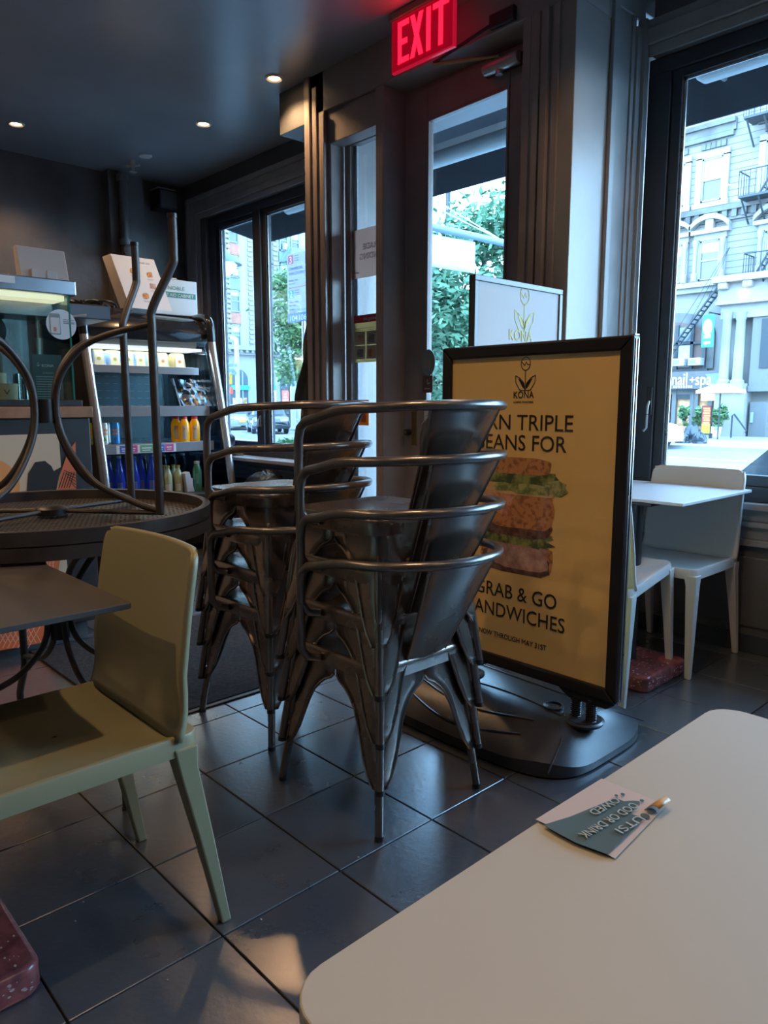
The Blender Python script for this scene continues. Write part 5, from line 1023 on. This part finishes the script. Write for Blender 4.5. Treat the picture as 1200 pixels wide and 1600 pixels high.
# teal blade sign
x0, x1 = P2(1098, 520, 33.5)[0], P2(1116, 520, 33.5)[0]; z0, z1 = P2(1106, 543, 33.5)[1], P2(1106, 492, 33.5)[1]
t = thing('blade_sign', 'teal projecting sign with a white oval over the nail shop', 'sign', ((x0+x1)/2, 33.5, z0)); bs_ = B().box(x0, x1, 33.4, 33.5, z0, z1).build('sign_board', mat('teal_sign', (.02, .24, .25), .5, emit=(.05, .6, .6), es=.15), t, .02); FB_ = frameY(0, 33.395, 0)
xm = (x0+x1)/2; decal('white_oval', bs_, FB_, [arc(xm, z1-.55, .20, 0, 360, 20, .36)[:-1]], WGL, .01); text('nail', bs_, FB_, xm, z0+.40, .24, WGL, 'CENTER', ext=.01); text('spa', bs_, FB_, xm, z0+.15, .24, WGL, 'CENTER', ext=.01); B().tube([(xm, 33.45, z1+.1), (xm, 35, z1+.1)], .03, 6).tube([(xm, 33.45, z1+.1), (xm, 33.45, z1)], .02, 6).build('bracket_arm', IRON, t)
# fire escape
fe = thing('fire_escape', 'dark iron fire escape with balconies and a long ladder on the stone townhouse', 'fire escape', (-13, 34.3, 6))
def bar(a, c, r_=.035): return B().tube([a, c], r_, 6)
def balcony(x0, x1, z, y0=33.9, y1=34.95, rail_h=1.0):
    B().box(x0, x1, y0, y1, z-.10, z).build('platform', IRON, fe); r = B(); n = int((x1-x0)/.22)
    for k in range(n+1): x = x0+(x1-x0)*k/n; r.tube([(x, y0, z), (x, y0, z+rail_h)], .014, 4)
    r.tube([(x0, y0, z+rail_h), (x1, y0, z+rail_h)], .028, 5); r.tube([(x0, y0, z+rail_h), (x0, y1, z+rail_h)], .028, 5)
    for k in range(5): y = y0+(y1-y0)*k/4; r.tube([(x0, y, z), (x0, y, z+rail_h)], .014, 4)
    r.build('railing', IRON, fe); B().tube([(x0+.1, y0+.1, z-.1), (x0+.1, y1, z-1.0)], .04, 5).tube([(x0+.8, y0+.1, z-.1), (x0+.8, y1, z-1.0)], .04, 5).build('brace', IRON, fe)
z_a = P2(1160, 306, 34)[1]; z_b = P2(1165, 434, 34)[1]; z_t = P2(1175, 180, 34)[1]
balcony(P2(1155, 300, 34)[0], -10.5, z_a); balcony(P2(1162, 430, 34)[0], -10.5, z_b); balcony(P2(1163, 185, 34)[0], -10.5, z_t)
def ladder(p, q, wd, n, nm='ladder'):
    r = B(); p = V(p); q = V(q); o_ = V((0, wd, 0)); 
    for s_ in (0, 1): r.tube([p+o_*s_, q+o_*s_], .05, 5)
    for k in range(1, n): m = p.lerp(q, k/n); r.tube([m, m+o_], .035, 4)
    return r.build(nm, IRON, fe)
a = P2(1126, 442, 34); c = P2(1033, 565, 34); ladder((a[0], 34.0, a[1]), (c[0], 34.0, c[1]), .5, 18)
b = B()
for k in range(3): b.tube([(a[0]+.3, 34, a[1]+1.5), (a[0]-2.2+.5*k, 34, a[1]-2.4)], .012, 4)
b.build('cable', IRON, fe)
for z0_, z1_ in ((z_b, z_a), (z_a, z_t)):
    x0 = P2(1176, 430, 34)[0]; ladder((x0, 34.1, z0_), (x0+2.0, 34.1, z1_), .45, 14, 'stair')
# street-level things across the road
def canopy(name, lab, xl, xr, ytop, yb, ypole, Y, m):
    x0, x1 = P2(xl, yb, Y)[0], P2(xr, yb, Y)[0]; cx_ = (x0+x1)/2; zt, zb = P2((xl+xr)/2, ytop, Y)[1], P2((xl+xr)/2, yb, Y)[1]
    t = thing(name, lab, 'umbrella', (cx_, Y, -.36)); r_ = (x1-x0)/2
    B().lathe((cx_, Y, zb), [(r_, -.12), (r_, 0), (r_*.5, (zt-zb)*.6), (.02, zt-zb)], 8).build('canopy', m, t); B().tube([(cx_, Y, -.36), (cx_, Y, zt)], .03, 8).build('pole', IRON, t, smooth=True)
canopy('patio_umbrella', 'orange umbrella open on the far pavement by the nail shop', 1088, 1166, 599, 610, 683, 31, mat('orange_canvas', (.5, .2, .11), .8))
YG = 31.5; x0, x1 = P2(1096, 655, YG)[0], P2(1111, 655, YG)[0]; z0, z1 = P2(1103, 678, YG)[1], P2(1103, 634, YG)[1]
t = thing('pavement_sign', 'narrow red and yellow pavement sign with rows of yellow writing', 'sign', ((x0+x1)/2, YG, -.36)); pb_ = B().box(x0, x1, YG, YG+.06, z0, z1).build('board', BLK, t); zm = z0+(z1-z0)*.36
FP_ = frameY(0, YG-.002, 0); decal('red_print', pb_, FP_, [quadpoly(x0+.03, zm, x1-x0-.06, z1-zm-.03)], mat('red_sign_print', (.62, .04, .04), .5), .004); decal('yellow_print', pb_, FP_, [quadpoly(x0+.03, z0+.03, x1-x0-.06, zm-z0-.03)], mat('yellow_sign_print', (.80, .70, .02), .5), .004)
decal('lettering', pb_, FP_, [quadpoly(x0+.07+.03*(k % 2), z1-.14-.10*k, (x1-x0)*.65, .055) for k in range(8)], mat('yellow_letters', (.85, .6, .1), .5), .010)
for x in (x0+.03, x1-.06): B().box(x, x+.03, YG, YG+.3, -.36, z0+.02).build('foot', BLK, t)
def leafy(name, lab, cat, cx, cy, cz, rx, rz, m, n, seed, s_=.12, trunk=True, pot=None, group=None, ry=None, mt_=None, kind=None, holes=0):
    rnd_ = random.Random(seed); t = thing(name, lab, cat, (cx, cy, min(cz-rz, cz-rz)), group); f = B(); cl = [(rnd_.uniform(-1, 1), rnd_.uniform(-1, 1), rnd_.uniform(-1, 1)) for _ in range(26)]
    cl = [c for c in cl if c[0]**2+c[1]**2+c[2]**2 < 1.1]; ry = ry or rx
    for _ in range(n):
        c = rnd_.choice(cl); k = .36; x = (c[0]*.8+rnd_.gauss(0, .5)*k); y = (c[1]*.8+rnd_.gauss(0, .5)*k); z = (c[2]*.8+rnd_.gauss(0, .5)*k*.7)
        p = V((cx+x*rx, cy+y*ry, cz+z*rz)); a = V((rnd_.gauss(0, 1), rnd_.gauss(0, 1), rnd_.gauss(0, .6))).normalized(); b_ = a.cross(V((rnd_.gauss(0, 1), rnd_.gauss(0, 1), rnd_.gauss(0, 1)))).normalized(); l = s_*rnd_.uniform(.6, 1.4)
        f.add([p-a*l, p+b_*l*.4, p+a*l, p-b_*l*.4], [(0, 1, 2, 3)])
    f.build('foliage', m, t, kind='stuff')
    if trunk:
        BK = mat('bark', (.10, .085, .075), .9); w_ = B(); z0_ = pot if pot is not None else GZ; w_.tube([(cx, cy, z0_), (cx+rx*.05, cy, cz-rz*.6), (cx, cy, cz+rz*.3)], [rx*.06+.02, rx*.045+.01, .02], 8)
        for c in cl[:10]: w_.tube([(cx, cy, cz-rz*.5+rz*.3*rnd_.random()), (cx+c[0]*rx*.4, cy+c[1]*ry*.4, cz+c[2]*rz*.3), (cx+c[0]*rx*.8, cy+c[1]*ry*.8, cz+c[2]*rz*.75)], [rx*.03, rx*.02, .008], 5)
        w_.build('trunk', BK, t, smooth=True)
    return t
LF = mat('leaf_green', (.10, .20, .07), .6, col2=(.045, .11, .04), nscale=2, thresh=(.35, .65)); LF2 = mat('leaf_blue_green', (.085, .20, .11), .6, col2=(.04, .11, .06), nscale=1.6, thresh=(.35, .65))
for k, (xp, lb, rr) in enumerate(((1070, 'leafy potted plant left of the red and yellow sign', .24), (1089, 'leafy potted plant just behind the red and yellow sign', .24), (1119, 'leafy potted plant right of the red and yellow sign', .42))):
    q = PY(xp, 655, 33.2); t = leafy('potted_plant', lb, 'plant', q.x, 33.2, q.z+.1, rr, .62, LF, 420, 40+k, .13, True, -.1, 'potted plants by the nail shop')
    B().lathe((q.x, 33.2, -.36), [(0, 0), (.20, 0), (.28, .45), (0, .45)], 14).build('pot', mat('terracotta', (.38, .2, .12), .8) if k < 2 else WHITE, t, smooth=True)
for k, (xp, yp, w_, h_, lb) in enumerate(((1066, 692, .52, .42, 'smaller black rubbish bag at the far kerb'), (1080, 693, .70, .72, 'tall heaped black rubbish bag at the far kerb'), (1093, 692, .5, .42, 'black rubbish bag at the right of the heap on the far kerb'))):
    q = PY(xp, yp, 27.2+.6*(k == 1)); o = cloth('rubbish_bag', lb, 'bag', q.x, 27.2+.6*(k == 1), -.37, w_, w_, h_, mat('black_bin_film', (.02, .026, .035), .25, bump=.8, bscale=5), 20+k); o['group'] = 'rubbish bags on the far kerb'
t = thing('stair_handrail', 'black metal handrail on the far pavement steps', 'handrail', (P2(1150, 680, 32)[0], 32, -.36)); q = [PY(x, y, 32) for x, y in ((1142, 684), (1144, 650), (1147, 647), (1166, 673), (1164, 676))]; B().tube(q, .035, 8).build('rail', IRON, t, smooth=True); q[0].z = -.36
# ---- far left building across the side street
XB = -57.7
lb_ = thing('corner_building', 'white and red brick building with green panels and ground-floor arches across the avenue', 'building', (-60, 40, GZ)); WS_ = mat('white_glazed_stone', (.28, .28, .27), .8, noise=.08, nscale=.3)
B().box(-75, XB, 22, 62, GZ, 32).build('wall', WS_, lb_); FL = frameX(XB+.02, 0, 0); GRP = mat('green_spandrel', (.15, .22, .18), .7, noise=.15, nscale=2); RBK = mat('orange_red_brick', (.32, .14, .10), .8, noise=.15, nscale=2)
def LBp(x, y): q = PX(x, y, XB); return q.y, q.z
cols_ = [(LBp(343, 480)[0], LBp(354, 480)[0]), (LBp(359, 480)[0], LBp(374, 480)[0]), (LBp(411, 480)[0], LBp(424, 480)[0]), (LBp(438, 480)[0], LBp(450, 480)[0]), (LBp(455, 480)[0], LBp(468, 480)[0])]
zs = [LBp(365, y)[1] for y in (548, 505, 480, 451)]; fh = LBp(365, 398)[1]-LBp(365, 452)[1]; zw1 = LBp(365, 507)[1]
for k in range(7):
    zt_ = zw1+fh*k; zb_ = zt_-fh*.63
    for ci, (y0, y1) in enumerate(cols_):
        fr = B(); fr.box(XB, XB+.15, y0, y1, zb_, zb_+.1); fr.box(XB, XB+.15, y0, y1, zt_-.1, zt_); fr.box(XB, XB+.15, y0, y0+.08, zb_, zt_); fr.box(XB, XB+.15, y1-.08, y1, zb_, zt_); fr.box(XB, XB+.12, y0, y1, (zb_+zt_)/2-.05, (zb_+zt_)/2+.05)
        wn = fr.build('window', mat('slate_sash', (.2, .26, .3), .6), lb_); B().box(XB, XB+.05, y0+.08, y1-.08, zb_+.1, zt_-.1).build('pane', PGL, wn); B().box(XB+.05, XB+.07, y0+.08, y1-.08, zt_-(zt_-zb_)*(.25+.4*((k*3+ci*5) % 4)/4), zt_-.1).build('blind', BLD, wn)
        B().box(XB, XB+.10, y0-.1, y1+.1, zt_+.08, zt_+fh*.37-.1).build('green_panel', GRP if (ci >= 2 or k % 2) else RBK, lb_)
        if (k+ci) % 3 == 0: B().box(XB+.1, XB+.45, y0+.3, y1-.3, zb_+.1, zb_+.65).build('window_unit', mat('ac_white', (.36, .37, .37), .5), lb_)
b = B()
for y in (LBp(356, 480)[0], LBp(392, 480)[0], LBp(431, 480)[0]):
    for k in range(60): b.box(XB, XB+.16, y-.25, y+.25, 6+.42*k, 6.25+.42*k)
b.build('quoins', LST, lb_)
zc = LBp(400, 547)[1]; b = B(); b.box(XB, XB+.8, 22, 62, zc-.1, zc+.25); b.box(XB, XB+.4, 22, 62, zc-.5, zc-.1); b.build('cornice', mat('grey_cornice', (.24, .25, .25), .8), lb_)
b = B()
for k in range(60): b.box(XB+.4, XB+.7, 24+.6*k, 24.25+.6*k, zc-.32, zc-.1)
b.build('dentils', mat('grey_cornice', (.24, .25, .25), .8), lb_, kind='stuff')
TEA = mat('teal_shop_band', (.03, .36, .40), .6)
for (xl, xr) in ((359, 387), (409, 428), (438, 462)):
    y0, y1 = LBp(xl, 600)[0], LBp(xr, 600)[0]; z1_ = LBp((xl+xr)/2, 577)[1]; z0_ = -.3; 
    aw_ = B().prism(archpts(y0, y1, z0_, z1_, (y1-y0)/2), (XB, 0, 0), (0, 1, 0), (0, 0, 1), (1, 0, 0), .06).build('arched_window', PGL, lb_)
    f = B()
    for yy in (y0+(y1-y0)/3, y0+2*(y1-y0)/3): f.box(XB+.06, XB+.16, yy-.06, yy+.06, z0_, z1_-.2)
    f.box(XB+.06, XB+.16, y0, y1, z1_-(y1-y0)/2-.9, z1_-(y1-y0)/2-.75); f.build('arch_bars', mat('slate_sash', (.2, .26, .3), .6), aw_)
    if xl < 420: B().box(XB+.1, XB+.3, y0, y1, LBp(xl, 609)[1], LBp(xl, 602)[1]).build('teal_band', TEA, aw_)
    B().box(XB+.07, XB+.12, y0+.2, y1-.2, z0_+.3, 1.6).build('warm_display', LIT, aw_)
# low green-canopied bay at the upper right of the left window
q0, q1 = LBp(437, 392), LBp(475, 385); B().hexa([(XB, q0[0], q0[1]-1.0), (XB+1.6, q0[0], q0[1]-1.0), (XB+1.6, q1[0]+2, q0[1]-1.0), (XB, q1[0]+2, q0[1]-1.0)], [(XB, q0[0]+.5, q0[1]+.4), (XB+.5, q0[0]+1, q0[1]+.4), (XB+.5, q1[0]+1.5, q0[1]+.4), (XB, q1[0]+2, q0[1]+.4)]).build('dark_hood', mat('slate_hood', (.14, .2, .24), .6), lb_)
# traffic light and pole
YT = 30; 
def T(x, y, Y=YT): q = PY(x, y, Y); return q.x, q.z
xp, _ = T(371, 600); t = thing('traffic_light', 'pale pole with yellow traffic signal and street signs seen through the left window', 'traffic light', (xp, YT, GZ)); zt = T(370, 530)[1]
B().tube(curve([(xp, YT, GZ), (xp, YT, 1.5), (xp, YT, zt-.5), (xp-.15, YT, zt), (xp-.6, YT, zt+.15)], 4), .17, 12).build('pole', mat('pale_galvanised', (.36, .37, .37), .6), t, smooth=True)
x0, z1 = T(363, 584); _, z0 = T(363, 601); sgl = B().box(x0-.2, x0+.22, YT-.45, YT-.15, z0, z1).build('signal_body', mat('signal_yellow', (.55, .30, .02), .6), t, .03)
for k in range(3): z = z1-(z1-z0)*(k+.5)/3; B().lathe((x0-.2, YT-.3, z), [(0, -.08), (.13, -.10), (.13, 0), (0, 0)], 12, 'x').build('visor', mat('visor_dark', (.03, .03, .03), .6), sgl, smooth=True)
q = T(364, 605); B().box(q[0]-.15, q[0]+.25, YT-.35, YT-.15, q[1]-.5, q[1]).build('red_hand_signal', mat('red_orange_box', (.65, .10, .06), .6), t)
for (xl, yl, wd) in ((361, 571, .8), (372, 571, .3), (363, 579, .7), (367, 583, .6)): q = T(xl, yl); B().box(q[0], q[0]+wd, YT-.32, YT-.28, q[1]-.12, q[1]+.1).build('street_name_plate', mat('sign_slate', (.10, .16, .20), .6), t)
# kiosk, white sign, bush
Yk = 27; x0, z1 = T(440, 604, Yk); x1, z0 = T(453, 645, Yk); t = thing('advert_kiosk', 'dark street kiosk with a red and white advert in the left window', 'kiosk', ((x0+x1)/2, Yk, GZ)); kb_ = B().box(x0, x1, Yk, Yk+.5, GZ, z1).build('kiosk_body', IRON, t, .02); zr = T(445, 610, Yk)[1]; zr0 = T(445, 634, Yk)[1]
FKb = frameY(0, Yk-.005, 0); decal('red_advert', kb_, FKb, [quadpoly(x0+.05, zr0, x1-x0-.1, zr-zr0)], mat('advert_red', (.72, .10, .06), .5, emit=(.9, .1, .05), es=.25), .01); xm = (x0+x1)/2
for k, s_ in enumerate(('LET', 'YOUR', 'DREAMS')): text(s_, kb_, FKb, xm, zr-.28-.18*k, .15, PAPER, 'CENTER', ext=.01)
B().box(x1+.05, x1+.25, Yk, Yk+.3, GZ, z1).build('kiosk_post', mat('pale_galvanised', (.36, .37, .37), .6), t)
x0, z1 = T(421, 610, 26); x1, z0 = T(431, 628, 26); t = thing('notice_board', 'blank white board on a post left of the red kiosk', 'sign', ((x0+x1)/2, 26, GZ)); B().box(x0, x1, 26, 26.05, z0, z1).build('board', WHITE, t); B().tube([((x0+x1)/2, 26.08, GZ), ((x0+x1)/2, 26.08, z1)], .04, 8).build('post', STEEL, t, smooth=True)
q = PY(436, 697, 9); leafy('low_bush', 'low green planting along the pavement below the left window', 'bush', q.x+.25, 9, q.z-.02, 1.1, .22, LF, 900, 77, .05, False, None, None, .3)
# ---- trees
q = PY(452, 520, 20); leafy('street_tree', 'leafy street tree seen through the left window', 'tree', q.x+1.3, 20, q.z+.2, 2.5, 2.6, LF, 11000, 3, .13, True, None, 'street trees')
q = PY(735, 440, 20); leafy('street_tree', 'large leafy street tree seen through the door', 'tree', q.x, 20, q.z-.1, 4.0, 3.6, LF2, 16000, 9, .15, True, None, 'street trees')
q = PY(690, 560, 24); leafy('street_tree', 'lower leafy tree behind the large one through the door', 'tree', q.x, 24, q.z-.3, 3.2, 2.2, LF2, 8000, 19, .15, True, None, 'street trees')
t = thing('utility_pole', 'dark utility pole rising behind the tree through the door', 'pole', (PY(700, 330, 40).x, 40, GZ)); x = PY(700, 330, 40).x; zt = PY(700, 300, 40).z; B().tube([(x, 40, GZ), (x, 40, zt)], .18, 8).build('pole', IRON, t, smooth=True)
mb = thing('distant_building', 'pale low building behind the trees through the door', 'building', (-38, 45, GZ)); B().box(-52, -24, 44, 52, GZ, 4.6).build('wall', LST, mb)
for k in range(9): x = -50+2.9*k; f = B().box(x, x+1.3, 43.95, 44, .8, 3.2).build('window', PGL, mb); B().box(x-.1, x+1.4, 43.85, 44, .65, .8).build('sill', LST, f)
# ---- cars
def car(name, lab, loc, rz, m, L_=4.6, W=1.85, H=1.5, plate=(.75, .45, .06), grp='cars in the street'):
    t = thing(name, lab, 'car', loc, grp, rz, world=False); h = W/2     # front = +x
    def sec(y): k = abs(y)/h; return k
    prof = [(-L_/2, .32), (-L_/2-.0, .62), (-L_/2+.06, .92), (-L_/2+.30, H*.66), (L_/2-1.25, H*.63), (L_/2-.35, H*.54), (L_/2-.04, .62), (L_/2, .40), (L_/2-.05, .28)]
    rs = []
    for y, s_ in ((-h, .90), (-h*.97, .97), (-h*.8, 1.0), (0, 1.01), (h*.8, 1.0), (h*.97, .97), (h, .90)): rs.append([((x)*(.985 if abs(y) > h*.9 else 1)*(1 if s_ > .95 else .985), y, .28+(z-.28)*s_) for x, z in prof])
    B().rings(rs).build('body', m, t, smooth=True)
    gp = [(-L_/2+.18, H*.64), (-L_/2+.62, H*.95), (-L_/2+.95, H), (.35, H), (.75, H*.95), (L_/2-1.25, H*.62)]; rs = []
    for y, s_ in ((-h*.93, .0), (-h*.80, .93), (-h*.6, 1), (0, 1.01), (h*.6, 1), (h*.80, .93), (h*.93, .0)): rs.append([(x*(1 if s_ else 1), y, H*.62+(z-H*.62)*s_) for x, z in gp])
    B().rings(rs).build('cabin_glass', mat('dark_car_glass', (.02, .028, .035), .06, spec=.9), t, smooth=True)
    rs = [[(x, y, H*(.955+.06*(1-abs(y)/h*.9))-.01) for x in (-L_/2+.70, -L_/2+.95, .35, .70)] for y in (-h*.72, -h*.5, 0, h*.5, h*.72)]
    B().rings(rs, cap=False, close=False).build('roof', m, t, smooth=True, solid=.03)
    for sx_ in (-1, 1):
        for sy_ in (-1, 1):
            wl = B().lathe((sx_*(L_/2-.88), sy_*(h-.10), .34), [(0, -.11), (.30, -.11), (.34, -.08), (.34, .08), (.30, .11), (0, .11)], 20, 'y').build('wheel', mat('tyre', (.02, .02, .022), .8), t, smooth=True)
            B().lathe((sx_*(L_/2-.88), sy_*(h-.10)+sy_*.112, .34), [(0, -.005), (.20, -.005), (.20, .01), (0, .02)], 12, 'y').build('wheel_rim', STEEL, wl)
        B().box(sx_*(L_/2-.12)-.06, sx_*(L_/2-.12)+.06, -h*.88, -h*.5, .66, .80).build('lamp_cluster', mat('red_tail_lamp', (.5, .03, .03), .3) if sx_ < 0 else mat('clear_head_lamp', (.6, .65, .7), .15), t, .02); B().box(sx_*(L_/2-.12)-.06, sx_*(L_/2-.12)+.06, h*.5, h*.88, .66, .80).build('lamp_cluster', mat('red_tail_lamp', (.5, .03, .03), .3) if sx_ < 0 else mat('clear_head_lamp', (.6, .65, .7), .15), t, .02)
    for s_ in (-1, 1): B().box(s_*(L_/2+.005)-.012, s_*(L_/2+.005)+.012, -.17, .17, .48, .62).build('number_plate', mat('orange_plate', plate, .5), t)
    for sy_ in (-1, 1): B().box(.75, .9, sy_*(h+.08)-.08, sy_*(h+.08)+.08, H*.62, H*.70).build('wing_mirror', m, t, .02)
    return t
CBK = mat('black_car_paint', (.02, .025, .032), .15, coat=.8); CDB = mat('blue_black_car_paint', (.015, .03, .055), .12, coat=.8); CWH = mat('white_car_paint', (.62, .66, .68), .2, coat=.6); CSL = mat('silver_car_paint', (.36, .40, .42), .25, .3)
p = PZ(432, 678, GZ); car('parked_car', 'black car with an orange plate seen through the left window', (p.x-1.6, p.y+.5, GZ), R(-28), CBK, 4.5, 1.9, 1.62)
p = PZ(372, 677, GZ); car('parked_car', 'silver car behind the metal arm hoop in the left window', (p.x-5.5, p.y+3.2, GZ), R(-20), CSL, 4.4, 1.85, 1.5)
car('parked_car', 'blue-black car at the kerb cut off by the right edge of the picture', (-3.05+2.35, 8.0, GZ-.02), 0, CDB, 4.6, 1.9, 1.46)
p = PZ(1030, 700, GZ); car('parked_car', 'white car half hidden by the right window frame at the far kerb', (p.x-1.4, 25.0, GZ), R(-12), CWH, 4.4, 1.85, 1.62)
for o in bpy.data.objects:
    if '_w' in o: del o['_w']
